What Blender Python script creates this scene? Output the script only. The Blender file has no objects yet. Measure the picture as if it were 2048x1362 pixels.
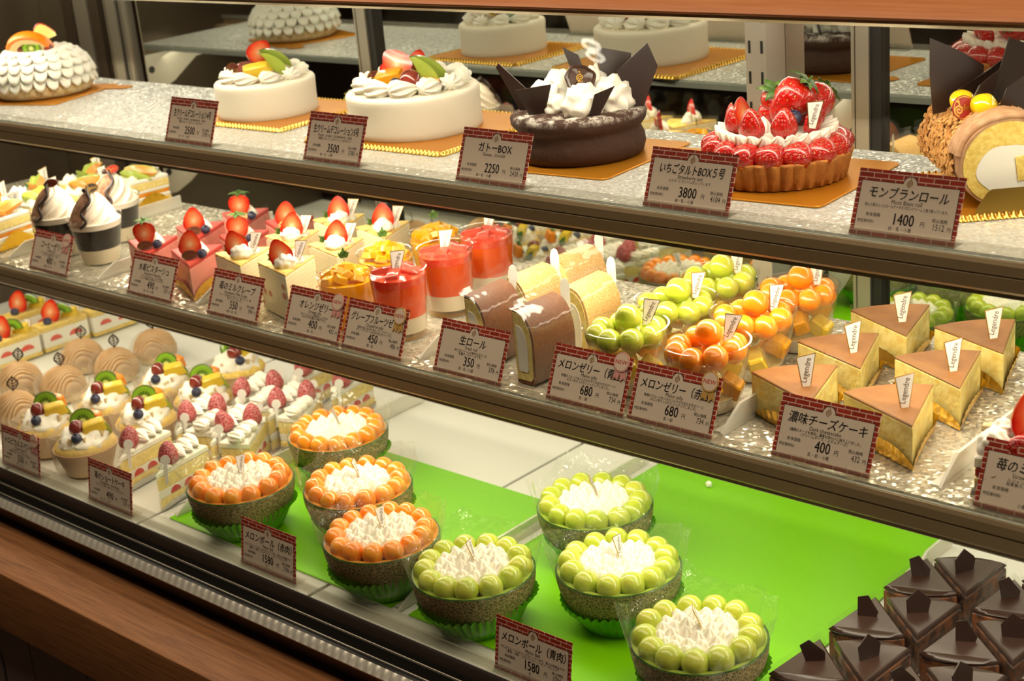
import bpy, math, random
from math import sin, cos, pi, radians, sqrt, hypot, atan2, exp
from mathutils import Vector, Matrix, noise
SC = bpy.context.scene
COL = SC.collection
# ------------------------------------------------------------------ camera
cam_d = bpy.data.cameras.new('camera')
cam = bpy.data.objects.new('camera', cam_d); COL.objects.link(cam)
cam_d.sensor_width = 36.0; cam_d.sensor_fit = 'HORIZONTAL'
cam_d.lens = 3035.35 / 2048 * 36
cam_d.clip_start = 0.05
cam.matrix_world = Matrix(((0.74268734, -0.16581455, 0.64878429, 1.2),
                           (0.66416661, 0.30600296, -0.68208864, -1.0),
                           (-0.08542969, 0.93747945, 0.33739301, 1.45),
                           (0, 0, 0, 1)))
cam_d.dof.use_dof = True; cam_d.dof.focus_distance = 1.36; cam_d.dof.aperture_fstop = 11.0
SC.camera = cam
# ------------------------------------------------------------------ world, lights, exposure
W = bpy.data.worlds.new('world'); SC.world = W; W.use_nodes = True
W.node_tree.nodes['Background'].inputs[0].default_value = (1, 0.8, 0.6, 1)
W.node_tree.nodes['Background'].inputs[1].default_value = 0.02
vs = SC.view_settings
vs.view_transform = 'Standard'; vs.look = 'None'; vs.gamma = 1.0; vs.use_curve_mapping = False
vs.exposure = 0.0
cy = SC.cycles
cy.max_bounces = 10; cy.transparent_max_bounces = 24; cy.diffuse_bounces = 3; cy.glossy_bounces = 4
cy.transmission_bounces = 6; cy.caustics_reflective = False; cy.caustics_refractive = False
cy.use_adaptive_sampling = True; cy.adaptive_threshold = 0.03; cy.sample_clamp_indirect = 3.0; cy.sample_clamp_direct = 30.0; cy.use_denoising = True

def area(name, loc, rot, sx, sy, power, col):
    l = bpy.data.lights.new(name, 'AREA'); l.shape = 'RECTANGLE'; l.size = sx; l.size_y = sy
    l.energy = power; l.color = col
    o = bpy.data.objects.new(name, l); COL.objects.link(o); o.location = loc; o.rotation_euler = rot
    return o
WARM = (1.0, 0.88, 0.68)
AMB = (1.0, 0.84, 0.62)
# the strip lamps hidden under each front rail
area('strip_light_top', (0.1, 0.060, 1.262), (radians(22), 0, 0), 2.3, 0.03, 5.6, WARM)
area('strip_light_middle', (0.1, 0.037, 1.076), (radians(16), 0, 0), 2.3, 0.03, 4.2, WARM)
area('strip_light_low', (0.1, -0.022, 0.908), (radians(10), 0, 0), 2.3, 0.03, 4.0, WARM)
# added fill lights at the back, standing in for light off the mirror
area('fill_light_top_back', (0.1, 0.330, 1.262), (radians(-28), 0, 0), 2.3, 0.03, 2.4, WARM)
area('fill_light_middle_back', (0.1, 0.245, 1.094), (radians(-15), 0, 0), 2.3, 0.03, 1.6, WARM)
area('fill_light_low_back', (0.1, 0.245, 0.920), (radians(-15), 0, 0), 2.3, 0.03, 1.7, WARM)
# shop ceiling light that reaches the front of the case
area('shop_light', (0.2, -0.55, 2.62), (radians(4), 0, 0), 4.4, 0.6, 36.0, AMB)

# ------------------------------------------------------------------ materials
def S(r, g, b):
    f = lambda c: (c/255/12.92) if c/255 <= 0.04045 else ((c/255+0.055)/1.055)**2.4
    return (f(r), f(g), f(b), 1.0)
def newmat(name):
    m = bpy.data.materials.new(name); m.use_nodes = True
    nt = m.node_tree; p = nt.nodes['Principled BSDF']; out = nt.nodes['Material Output']
    return m, nt, p, out
def N(nt, t, **kw):
    n = nt.nodes.new(t)
    for k, v in kw.items():
        if k[0] == '_': n.inputs[k[1:].replace('_', ' ')].default_value = v
        elif k[0] == 'i' and k[1:].isdigit(): n.inputs[int(k[1:])].default_value = v
        else: setattr(n, k, v)
    return n
def ramp(nt, stops, interp='LINEAR'):
    r = nt.nodes.new('ShaderNodeValToRGB'); e = r.color_ramp.elements; r.color_ramp.interpolation = interp
    while len(e) < len(stops): e.new(0.5)
    for k, (p, c) in enumerate(stops): e[k].position = p; e[k].color = c
    return r
def objco(nt, scale=None):
    tc = nt.nodes.new('ShaderNodeTexCoord')
    if scale is None: return tc.outputs['Object']
    mp = nt.nodes.new('ShaderNodeMapping'); mp.inputs['Scale'].default_value = scale
    nt.links.new(tc.outputs['Object'], mp.inputs['Vector']); return mp.outputs['Vector']
def bump_in(nt, p, src, strength, dist=0.001):
    b = N(nt, 'ShaderNodeBump'); b.inputs['Strength'].default_value = strength; b.inputs['Distance'].default_value = dist
    nt.links.new(src, b.inputs['Height']); nt.links.new(b.outputs['Normal'], p.inputs['Normal'])
def mat(name, col, rough=.5, metal=0, coat=0, nz=None, bump=None, trl=0, sss=0, spec=None, emit=None):
    """nz=(scale, second colour, lo, hi); bump=(scale, strength, metres); trl = share of light let through"""
    m, nt, p, out = newmat(name)
    p.inputs['Base Color'].default_value = col; p.inputs['Roughness'].default_value = rough
    p.inputs['Metallic'].default_value = metal; p.inputs['Coat Weight'].default_value = coat
    p.inputs['Coat Roughness'].default_value = 0.06
    if spec is not None: p.inputs['Specular IOR Level'].default_value = spec
    if sss:
        p.inputs['Subsurface Weight'].default_value = sss
        p.inputs['Subsurface Radius'].default_value = (1, .6, .3); p.inputs['Subsurface Scale'].default_value = .006
    csrc = None
    if nz:
        t = N(nt, 'ShaderNodeTexNoise'); t.inputs['Scale'].default_value = nz[0]; t.inputs['Detail'].default_value = 5
        nt.links.new(objco(nt), t.inputs['Vector'])
        r = ramp(nt, [(nz[2] if len(nz) > 2 else .35, col), (nz[3] if len(nz) > 3 else .65, nz[1])])
        nt.links.new(t.outputs['Fac'], r.inputs['Fac']); nt.links.new(r.outputs['Color'], p.inputs['Base Color']); csrc = r.outputs['Color']
    if bump:
        t = N(nt, 'ShaderNodeTexNoise'); t.inputs['Scale'].default_value = bump[0]; t.inputs['Detail'].default_value = 4
        nt.links.new(objco(nt), t.inputs['Vector']); bump_in(nt, p, t.outputs['Fac'], bump[1], bump[2])
    if trl:
        d = N(nt, 'ShaderNodeBsdfTranslucent'); d.inputs['Color'].default_value = col
        if csrc: nt.links.new(csrc, d.inputs['Color'])
        mx = N(nt, 'ShaderNodeMixShader'); mx.inputs[0].default_value = trl
        nt.links.new(p.outputs[0], mx.inputs[1]); nt.links.new(d.outputs[0], mx.inputs[2]); nt.links.new(mx.outputs[0], out.inputs[0])
    if emit:
        p.inputs['Emission Color'].default_value = emit[0]; p.inputs['Emission Strength'].default_value = emit[1]
    return m
def clear(name, tint, gloss=.06, gr=.06, bump=None, veil=0.0, veilcol=None, edge=.6, pw_=3.0):
    """thin clear sheet: mostly see-through, mirror-like at grazing angles, with a faint veil"""
    m, nt, p, out = newmat(name); nt.nodes.remove(p)
    t = N(nt, 'ShaderNodeBsdfTransparent'); t.inputs[0].default_value = tint
    g = N(nt, 'ShaderNodeBsdfGlossy'); g.inputs['Roughness'].default_value = gr; g.inputs[0].default_value = (1, 1, 1, 1)
    lw = N(nt, 'ShaderNodeLayerWeight'); lw.inputs['Blend'].default_value = .25
    mr = N(nt, 'ShaderNodeMapRange'); mr.inputs['To Min'].default_value = gloss; mr.inputs['To Max'].default_value = edge
    nt.links.new(lw.outputs['Facing'], mr.inputs['Value'])
    pw = N(nt, 'ShaderNodeMath', operation='POWER'); pw.inputs[1].default_value = pw_
    nt.links.new(lw.outputs['Facing'], pw.inputs[0]); nt.links.new(pw.outputs[0], mr.inputs['Value'])
    mx = N(nt, 'ShaderNodeMixShader')
    nt.links.new(mr.outputs[0], mx.inputs[0]); nt.links.new(t.outputs[0], mx.inputs[1]); nt.links.new(g.outputs[0], mx.inputs[2])
    last = mx
    if veil:
        d = N(nt, 'ShaderNodeBsdfDiffuse'); d.inputs[0].default_value = veilcol or (1, 1, 1, 1)
        m2 = N(nt, 'ShaderNodeMixShader'); m2.inputs[0].default_value = veil
        nt.links.new(mx.outputs[0], m2.inputs[1]); nt.links.new(d.outputs[0], m2.inputs[2]); last = m2
    if bump:
        x = N(nt, 'ShaderNodeTexNoise'); x.inputs['Scale'].default_value = bump[0]; x.inputs['Detail'].default_value = 3
        nt.links.new(objco(nt), x.inputs['Vector'])
        b = N(nt, 'ShaderNodeBump'); b.inputs['Strength'].default_value = bump[1]; b.inputs['Distance'].default_value = bump[2]
        nt.links.new(x.outputs['Fac'], b.inputs['Height']); nt.links.new(b.outputs[0], g.inputs['Normal'])
    nt.links.new(last.outputs[0], out.inputs[0])
    return m
def radial(name, stops, axes=(0, 2), rough=.3, coat=.6, scale=1.0, seeds=None, nzs=0, trl=.15, center=(0, 0, 0), oval=(1, 1)):
    """colour by distance from an axis of the part (fruit cut across)"""
    m, nt, p, out = newmat(name)
    sx = N(nt, 'ShaderNodeSeparateXYZ'); nt.links.new(objco(nt), sx.inputs[0])
    cb = N(nt, 'ShaderNodeCombineXYZ')
    for k, a in enumerate(axes):
        s = N(nt, 'ShaderNodeMath', operation='SUBTRACT'); s.inputs[1].default_value = center[a]; nt.links.new(sx.outputs[a], s.inputs[0])
        q = N(nt, 'ShaderNodeMath', operation='MULTIPLY'); q.inputs[1].default_value = oval[k]/scale; nt.links.new(s.outputs[0], q.inputs[0])
        nt.links.new(q.outputs[0], cb.inputs[k])
    ln = N(nt, 'ShaderNodeVectorMath', operation='LENGTH'); nt.links.new(cb.outputs[0], ln.inputs[0])
    src = ln.outputs['Value']
    if nzs:
        t = N(nt, 'ShaderNodeTexNoise'); t.inputs['Scale'].default_value = nzs; nt.links.new(objco(nt), t.inputs['Vector'])
        mm = N(nt, 'ShaderNodeMath', operation='MULTIPLY_ADD'); mm.inputs[1].default_value = .35; mm.inputs[2].default_value = -.17
        nt.links.new(t.outputs['Fac'], mm.inputs[0])
        ad = N(nt, 'ShaderNodeMath', operation='ADD'); nt.links.new(src, ad.inputs[0]); nt.links.new(mm.outputs[0], ad.inputs[1]); src = ad.outputs[0]
    r = ramp(nt, stops); nt.links.new(src, r.inputs['Fac']); c = r.outputs['Color']
    if seeds:
        # seeds: dark flecks in a ring, spaced by angle
        at = N(nt, 'ShaderNodeMath', operation='ARCTAN2')
        s2 = N(nt, 'ShaderNodeSeparateXYZ'); nt.links.new(cb.outputs[0], s2.inputs[0])
        nt.links.new(s2.outputs[0], at.inputs[0]); nt.links.new(s2.outputs[1], at.inputs[1])
        mu = N(nt, 'ShaderNodeMath', operation='MULTIPLY'); mu.inputs[1].default_value = seeds[0]; nt.links.new(at.outputs[0], mu.inputs[0])
        sn = N(nt, 'ShaderNodeMath', operation='SINE'); nt.links.new(mu.outputs[0], sn.inputs[0])
        gt = N(nt, 'ShaderNodeMath', operation='GREATER_THAN'); gt.inputs[1].default_value = .1; nt.links.new(sn.outputs[0], gt.inputs[0])
        rr = ramp(nt, [(0, (0, 0, 0, 1)), (seeds[1], (0, 0, 0, 1)), (seeds[1]+.04, (1, 1, 1, 1)), (seeds[2], (1, 1, 1, 1)), (seeds[2]+.06, (0, 0, 0, 1))])
        nt.links.new(ln.outputs['Value'], rr.inputs['Fac'])
        ml = N(nt, 'ShaderNodeMath', operation='MULTIPLY'); nt.links.new(gt.outputs[0], ml.inputs[0]); nt.links.new(rr.outputs[0], ml.inputs[1])
        mc = N(nt, 'ShaderNodeMix', data_type='RGBA'); mc.inputs['B'].default_value = S(28, 26, 8) if False else (0, 0, 0, 1)
        mc.inputs[7].default_value = S(30, 28, 10)
        nt.links.new(ml.outputs[0], mc.inputs[0]); nt.links.new(c, mc.inputs[6]); c = mc.outputs[2]
    nt.links.new(c, p.inputs['Base Color'])
    p.inputs['Roughness'].default_value = rough; p.inputs['Coat Weight'].default_value = coat; p.inputs['Coat Roughness'].default_value = .08
    if trl:
        d = N(nt, 'ShaderNodeBsdfTranslucent'); nt.links.new(c, d.inputs['Color'])
        mx = N(nt, 'ShaderNodeMixShader'); mx.inputs[0].default_value = trl
        nt.links.new(p.outputs[0], mx.inputs[1]); nt.links.new(d.outputs[0], mx.inputs[2]); nt.links.new(mx.outputs[0], out.inputs[0])
    return m
def seeded(name, base, deep, seedcol, scale, coat=.8, rough=.3, dust=0):
    m, nt, p, out = newmat(name)
    v = N(nt, 'ShaderNodeTexVoronoi'); v.inputs['Scale'].default_value = scale; v.inputs['Randomness'].default_value = .55
    nt.links.new(objco(nt, (1, 1, .75)), v.inputs['Vector'])
    r = ramp(nt, [(0, seedcol), (.15, seedcol), (.2, deep), (.45, base)]); nt.links.new(v.outputs['Distance'], r.inputs['Fac'])
    c = r.outputs['Color']
    if dust:
        r2 = ramp(nt, [(.3, (0, 0, 0, 1)), (.62, (dust, dust, dust, 1))]); nt.links.new(v.outputs['Distance'], r2.inputs['Fac'])
        mc = N(nt, 'ShaderNodeMix', data_type='RGBA'); mc.inputs[7].default_value = S(250, 232, 228)
        nt.links.new(r2.outputs[0], mc.inputs[0]); nt.links.new(c, mc.inputs[6]); c = mc.outputs[2]
    nt.links.new(c, p.inputs['Base Color'])
    r3 = ramp(nt, [(0, (.6, .6, .6, 1)), (.3, (0, 0, 0, 1)), (.6, (1, 1, 1, 1))]); nt.links.new(v.outputs['Distance'], r3.inputs['Fac'])
    bump_in(nt, p, r3.outputs[0], .6, .0008)
    p.inputs['Roughness'].default_value = rough; p.inputs['Coat Weight'].default_value = coat; p.inputs['Coat Roughness'].default_value = .05
    return m
def netted(name):
    m, nt, p, out = newmat(name)
    v = N(nt, 'ShaderNodeTexVoronoi', feature='DISTANCE_TO_EDGE'); v.inputs['Scale'].default_value = 330
    nn = N(nt, 'ShaderNodeTexNoise'); nn.inputs['Scale'].default_value = 120; nt.links.new(objco(nt), nn.inputs['Vector'])
    mxv = N(nt, 'ShaderNodeMix', data_type='VECTOR'); mxv.inputs[0].default_value = .006
    nt.links.new(objco(nt), mxv.inputs[4]); nt.links.new(nn.outputs['Color'], mxv.inputs[5]); nt.links.new(mxv.outputs[1], v.inputs['Vector'])
    r = ramp(nt, [(0, S(186, 166, 118)), (.07, S(160, 140, 96)), (.14, S(104, 100, 60)), (.6, S(86, 92, 54))]); nt.links.new(v.outputs['Distance'], r.inputs['Fac'])
    nt.links.new(r.outputs[0], p.inputs['Base Color']); p.inputs['Roughness'].default_value = .6
    r2 = ramp(nt, [(0, (1, 1, 1, 1)), (.14, (0, 0, 0, 1))]); nt.links.new(v.outputs['Distance'], r2.inputs['Fac']); bump_in(nt, p, r2.outputs[0], .4, .0006)
    return m
def bands(name, stops, axis, period, rough=.6, wob=0, chunk=None, trl=.1):
    """layers stacked along one axis, with fruit chunks where a cell is chosen"""
    m, nt, p, out = newmat(name)
    sx = N(nt, 'ShaderNodeSeparateXYZ'); nt.links.new(objco(nt), sx.inputs[0]); src = sx.outputs[axis]
    if wob:
        t = N(nt, 'ShaderNodeTexNoise'); t.inputs['Scale'].default_value = 60; nt.links.new(objco(nt), t.inputs['Vector'])
        ma = N(nt, 'ShaderNodeMath', operation='MULTIPLY_ADD'); ma.inputs[1].default_value = wob; nt.links.new(t.outputs['Fac'], ma.inputs[0]); nt.links.new(src, ma.inputs[2]); src = ma.outputs[0]
    dv = N(nt, 'ShaderNodeMath', operation='DIVIDE'); dv.inputs[1].default_value = period; nt.links.new(src, dv.inputs[0])
    fr = N(nt, 'ShaderNodeMath', operation='FRACT'); nt.links.new(dv.outputs[0], fr.inputs[0])
    r = ramp(nt, stops); nt.links.new(fr.outputs[0], r.inputs['Fac']); c = r.outputs['Color']
    if chunk:
        v = N(nt, 'ShaderNodeTexVoronoi'); v.inputs['Scale'].default_value = chunk[0]; nt.links.new(objco(nt, (1, 1, 1.5)), v.inputs['Vector'])
        sp = N(nt, 'ShaderNodeSeparateColor'); nt.links.new(v.outputs['Color'], sp.inputs[0])
        g1 = N(nt, 'ShaderNodeMath', operation='GREATER_THAN'); g1.inputs[1].default_value = chunk[2]; nt.links.new(sp.outputs[0], g1.inputs[0])
        l1 = N(nt, 'ShaderNodeMath', operation='LESS_THAN'); l1.inputs[1].default_value = .42; nt.links.new(v.outputs['Distance'], l1.inputs[0])
        ml = N(nt, 'ShaderNodeMath', operation='MULTIPLY'); nt.links.new(g1.outputs[0], ml.inputs[0]); nt.links.new(l1.outputs[0], ml.inputs[1])
        mc = N(nt, 'ShaderNodeMix', data_type='RGBA'); mc.inputs[7].default_value = chunk[1]
        nt.links.new(ml.outputs[0], mc.inputs[0]); nt.links.new(c, mc.inputs[6]); c = mc.outputs[2]
    nt.links.new(c, p.inputs['Base Color']); p.inputs['Roughness'].default_value = rough
    t = N(nt, 'ShaderNodeTexNoise'); t.inputs['Scale'].default_value = 500; nt.links.new(objco(nt), t.inputs['Vector']); bump_in(nt, p, t.outputs['Fac'], .25, .0006)
    return m
def brickmat(name):
    m, nt, p, out = newmat(name)
    tc = objco(nt); sx = N(nt, 'ShaderNodeSeparateXYZ'); nt.links.new(tc, sx.inputs[0])
    cb = N(nt, 'ShaderNodeCombineXYZ'); nt.links.new(sx.outputs[0], cb.inputs[0]); nt.links.new(sx.outputs[2], cb.inputs[1])
    b = N(nt, 'ShaderNodeTexBrick'); nt.links.new(cb.outputs[0], b.inputs['Vector'])
    b.inputs['Color1'].default_value = S(178, 58, 40); b.inputs['Color2'].default_value = S(150, 44, 30); b.inputs['Mortar'].default_value = S(232, 196, 176)
    b.inputs['Scale'].default_value = 1; b.inputs['Mortar Size'].default_value = .00035; b.inputs['Brick Width'].default_value = .0125; b.inputs['Row Height'].default_value = .0041
    b.inputs['Mortar Smooth'].default_value = .1
    nt.links.new(b.outputs[0], p.inputs['Base Color']); p.inputs['Roughness'].default_value = .4
    return m
def woodmat(name, a, b, c, rough=.35, axis=0):
    m, nt, p, out = newmat(name)
    sc = [60, 60, 60]; sc[axis] = 2.2
    t = N(nt, 'ShaderNodeTexNoise'); t.inputs['Scale'].default_value = 6; t.inputs['Detail'].default_value = 8; t.inputs['Roughness'].default_value = .65
    nt.links.new(objco(nt, sc), t.inputs['Vector'])
    r = ramp(nt, [(.3, a), (.5, b), (.7, c)]); nt.links.new(t.outputs['Fac'], r.inputs['Fac']); nt.links.new(r.outputs[0], p.inputs['Base Color'])
    p.inputs['Roughness'].default_value = rough; p.inputs['Specular IOR Level'].default_value = .3
    bump_in(nt, p, t.outputs['Fac'], .15, .001)
    return m
def sparkle(name, col, rough=.26, scale=420, amount=.6, metal=.3):
    """embossed sheet: many tiny facets, each tilted its own way"""
    m, nt, p, out = newmat(name)
    p.inputs['Base Color'].default_value = col; p.inputs['Metallic'].default_value = metal; p.inputs['Roughness'].default_value = rough
    v = N(nt, 'ShaderNodeTexVoronoi'); v.inputs['Scale'].default_value = scale; nt.links.new(objco(nt), v.inputs['Vector'])
    sb = N(nt, 'ShaderNodeVectorMath', operation='SUBTRACT'); sb.inputs[1].default_value = (.5, .5, .5); nt.links.new(v.outputs['Color'], sb.inputs[0])
    sc = N(nt, 'ShaderNodeVectorMath', operation='SCALE'); sc.inputs['Scale'].default_value = amount; nt.links.new(sb.outputs[0], sc.inputs[0])
    g = N(nt, 'ShaderNodeNewGeometry')
    ad = N(nt, 'ShaderNodeVectorMath', operation='ADD'); nt.links.new(g.outputs['Normal'], ad.inputs[0]); nt.links.new(sc.outputs[0], ad.inputs[1])
    nm = N(nt, 'ShaderNodeVectorMath', operation='NORMALIZE'); nt.links.new(ad.outputs[0], nm.inputs[0]); nt.links.new(nm.outputs[0], p.inputs['Normal'])
    return m

MT = {}
def vary(m, second):
    """each ball of fruit a little riper or paler than the next"""
    nt = m.node_tree; p = nt.nodes['Principled BSDF']; src = p.inputs['Base Color'].links[0].from_socket
    oi = N(nt, 'ShaderNodeObjectInfo'); mx = N(nt, 'ShaderNodeMix', data_type='RGBA'); mx.inputs[7].default_value = second
    mr = N(nt, 'ShaderNodeMath', operation='MULTIPLY'); mr.inputs[1].default_value = .75
    nt.links.new(oi.outputs['Random'], mr.inputs[0]); nt.links.new(mr.outputs[0], mx.inputs[0]); nt.links.new(src, mx.inputs[6]); nt.links.new(mx.outputs[2], p.inputs['Base Color'])
def setup_materials():
    D = MT
    D['cream'] = mat('whipped_cream', S(250, 244, 228), .5, bump=(300, .12, .0006), sss=.25)
    D['icing'] = mat('smooth_icing', S(250, 240, 216), .5, bump=(60, .12, .001))
    D['sponge'] = mat('yellow_sponge', S(240, 214, 120), .8, nz=(260, S(222, 186, 84)), bump=(420, .5, .001))
    D['sponge_pale'] = mat('pale_sponge', S(246, 226, 150), .8, nz=(240, S(232, 205, 118)), bump=(420, .4, .001))
    D['crumb'] = mat('cake_crumb', S(236, 200, 120), .85, nz=(220, S(250, 236, 200)), bump=(380, .7, .0015))
    D['brown_skin'] = mat('brown_roll_skin', S(104, 56, 22), .5, nz=(500, S(140, 84, 40), .4, .85), bump=(500, .2, .0006))
    D['tan_skin'] = mat('golden_roll_skin', S(222, 160, 76), .6, nz=(700, S(246, 212, 150), .35, .7), bump=(500, .2, .0006))
    D['choc_cake'] = mat('baked_chocolate', S(74, 42, 26), .75, nz=(45, S(52, 28, 17)), bump=(140, .6, .003))
    D['choc'] = mat('dark_chocolate', S(46, 30, 24), .35, bump=(40, .05, .001))
    D['glaze'] = mat('chocolate_glaze', S(54, 31, 21), .34, coat=.08, bump=(25, .12, .002))
    D['choc_side'] = mat('chocolate_layers', S(122, 72, 38), .6, nz=(120, S(52, 28, 16), .42, .6), bump=(300, .4, .001))
    D['plaque'] = mat('brown_plaque', S(92, 38, 26), .35)
    D['redplaque'] = mat('red_plaque', S(150, 30, 26), .35)
    D['gold'] = mat('gold_foil', S(214, 172, 84), .28, metal=1)
    D['goldboard'] = mat('gold_card', S(214, 142, 34), .34, metal=.6, spec=.6)
    D['goldpaper'] = mat('gold_paper', S(224, 176, 52), .26, metal=.85, bump=(160, .35, .001))
    D['silverpaper'] = mat('silver_paper', S(196, 196, 186), .3, metal=.6)
    D['white'] = mat('white_card', S(240, 236, 226), .45)
    D['ink'] = mat('black_ink', S(34, 26, 24), .6)
    D['grayink'] = mat('gold_ink', S(150, 108, 52), .5)
    D['darkink'] = mat('bronze_ink', S(92, 70, 44), .5)
    D['paper'] = mat('price_card_paper', S(226, 208, 188), .5)
    D['line'] = mat('card_frame_line', S(74, 40, 36), .5)
    D['brick'] = brickmat('printed_bricks')
    D['pinkrib'] = mat('rosette_pink', S(226, 160, 150), .5)
    D['rosepaper'] = mat('rosette_face', S(240, 214, 190), .5)
    D['rosegold'] = mat('rosette_gold', S(206, 160, 84), .45)
    D['redink'] = mat('red_ink', S(200, 44, 40), .5)
    D['berry'] = seeded('strawberry_skin', S(188, 18, 10), S(140, 8, 6), S(226, 160, 60), 11.5)
    D['berrydust'] = seeded('sugared_strawberry_skin', S(172, 22, 22), S(146, 12, 12), S(84, 10, 8), 13, coat=.2, rough=.4, dust=.20)
    D['berrycut'] = radial('strawberry_cut', [(0, S(252, 206, 160)), (.3, S(248, 150, 96)), (.7, S(236, 76, 40)), (.92, S(200, 20, 12))], scale=1, center=(0, 0, .45), oval=(2.2, 1.7), rough=.22, nzs=3.5)
    D['leaf'] = mat('green_leaf', S(66, 104, 34), .5, nz=(3, S(120, 150, 70), .45, .75), trl=.2)
    D['kiwi'] = radial('kiwi_slice', [(0, S(232, 232, 170)), (.22, S(214, 220, 120)), (.32, S(120, 160, 44)), (.85, S(140, 186, 50)), (.97, S(92, 110, 30))], scale=1, seeds=(15, .26, .5), rough=.2)
    D['grape'] = mat('red_grape', S(96, 24, 26), .12, coat=.8, nz=(60, S(150, 62, 50)), trl=.12)
    D['blueberry'] = mat('blueberry', S(36, 38, 60), .4, nz=(120, S(62, 66, 92)))
    D['mango'] = mat('mango', S(248, 176, 30), .25, coat=.5, bump=(300, .25, .0008), trl=.2)
    D['pine'] = mat('pineapple', S(248, 214, 60), .28, coat=.5, bump=(260, .35, .001), trl=.2)
    D['orange'] = mat('orange_segment', S(250, 150, 20), .25, coat=.5, bump=(240, .3, .001), trl=.2)
    D['peel'] = mat('orange_peel', S(244, 130, 10), .35, bump=(500, .3, .0006))
    D['pith'] = mat('pale_pith', S(250, 232, 170), .5)
    D['apple'] = mat('apple_flesh', S(246, 226, 130), .35, coat=.3)
    D['appleskin'] = mat('apple_skin', S(190, 50, 40), .3, coat=.4)
    D['melonrind'] = mat('melon_rind', S(36, 70, 26), .3, nz=(90, S(70, 110, 40)), coat=.3)
    D['melongreen'] = mat('green_melon_flesh', S(186, 206, 84), .25, coat=.4, bump=(300, .2, .0006), trl=.25)
    D['melonorange'] = mat('orange_melon_flesh', S(250, 172, 72), .25, coat=.4, bump=(300, .2, .0006), trl=.25)
    D['net'] = netted('netted_melon_skin')
    D['ballO'] = mat('orange_melon_ball', S(254, 176, 44), .3, coat=.8, nz=(45, S(250, 140, 14)), bump=(260, .12, .0006), sss=.6)
    D['ballG'] = mat('green_melon_ball', S(212, 212, 84), .3, coat=.8, nz=(45, S(182, 200, 58)), bump=(260, .12, .0006), sss=.6)
    D['jorange'] = mat('orange_jelly', S(255, 204, 20), .1, coat=.8, bump=(140, .35, .002), trl=.4)
    D['jgrape'] = mat('grapefruit_jelly', S(252, 118, 26), .1, coat=.5, nz=(18, S(250, 84, 18), .3, .7), trl=.4)
    D['pulp'] = mat('grapefruit_pulp', S(238, 80, 56), .1, coat=1, nz=(110, S(250, 140, 100), .45, .75), bump=(160, .5, .002), trl=.4)
    D['jcoffee'] = mat('coffee_jelly', S(24, 16, 13), .45, spec=.15)
    D['milk'] = mat('milk_pudding', S(246, 232, 200), .3, trl=.2)
    D['jclear'] = clear('clear_jelly', (.97, .94, .78, 1), .06, .1, (90, .8, .004), veil=.10, veilcol=S(246, 226, 140))
    D['cup'] = clear('clear_plastic_cup', (.985, .985, .97, 1), .045, .03, veil=.005, veilcol=S(250, 246, 230), edge=1.0, pw_=2.0)
    D['film'] = clear('clear_film', (.975, .975, .96, 1), .045, .08, (22, .5, .004), veil=.018, edge=.6)
    D['wrap'] = clear('crinkled_cellophane', (.975, .985, .96, 1), .06, .07, (40, 1.0, .014), veil=.03, edge=.75)
    D['wax'] = clear('waxed_paper', (.9, .88, .84, 1), .02, .35, (60, .6, .004), veil=.24, veilcol=S(240, 226, 206), edge=.35)
    D['acrylic'] = clear('clear_acrylic', (.95, .95, .93, 1), .05, .04, veil=.10, veilcol=S(236, 230, 214), edge=.6)
    D['milky'] = clear('milky_acrylic', (.9, .9, .86, 1), .05, .1, veil=.5, veilcol=S(240, 236, 222), edge=.4)
    D['pane'] = clear('front_pane', (.965, .965, .95, 1), .018, .0, edge=.5)
    D['beigecup'] = mat('beige_paper_cup', S(226, 190, 144), .55, trl=.15)
    D['shelf'] = sparkle('embossed_silver_sheet', S(222, 224, 216))
    D['shelfgold'] = sparkle('embossed_clear_sheet', S(206, 200, 180), .24, 300, .6, .5)
    D['steel'] = mat('brushed_steel', S(206, 200, 186), .3, metal=.55, bump=(40, .04, .001))
    D['bronze'] = mat('dark_rail', S(158, 136, 104), .42, metal=.25, spec=.5)
    D['lip'] = mat('rail_lip', S(214, 204, 178), .22, metal=.9)
    D['glassedge'] = mat('shelf_glass_edge', S(196, 200, 188), .2, coat=.5)
    D['mirror'] = mat('mirror', (.56, .58, .53, 1), .015, metal=1)
    D['alu'] = mat('aluminium', S(176, 170, 154), .35, metal=.8)
    D['darkalu'] = mat('bronze_anodised', S(92, 80, 66), .35, metal=.7)
    D['black'] = mat('black_rubber', S(24, 22, 20), .4)
    D['wood'] = woodmat('oak_veneer', S(100, 60, 32), S(136, 88, 50), S(152, 100, 58), .55)
    D['copper'] = woodmat('brown_counter_edge', S(196, 122, 76), S(208, 132, 84), S(218, 146, 96), .32)
    D['mat'] = mat('green_mat', S(118, 192, 0), .4, spec=.3)
    D['tile'] = mat('white_deck', S(222, 222, 210), .35)
    D['greencase'] = mat('green_paper_case', S(110, 190, 30), .5, trl=.3)
    D['fluted'] = D['greencase']
    D['walltile'] = mat('wall_tile', S(150, 128, 124), .4, nz=(3, S(136, 116, 112)))
    D['grout'] = mat('grout', S(190, 176, 166), .7)
    D['bluepaint'] = mat('dark_blue_paint', S(16, 18, 40), .4)
    D['wall'] = mat('brown_wall', S(86, 64, 48), .7, nz=(2, S(74, 54, 40)))
    D['floor'] = mat('dark_floor', S(92, 74, 60), .35, nz=(3, S(80, 62, 50)))
    D['ceil'] = mat('ceiling_paint', S(150, 130, 108), .8)
    D['lampglow'] = mat('lamp_glow', (1, 1, 1, 1), .5, emit=((1, .92, .74, 1), 60))
    D['tube'] = mat('strip_lamp', (1, 1, 1, 1), .5, emit=((1, .92, .74, 1), 6))
    D['pinkm'] = mat('pink_mousse', S(236, 150, 134), .5, bump=(300, .2, .0006), trl=.15)
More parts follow.
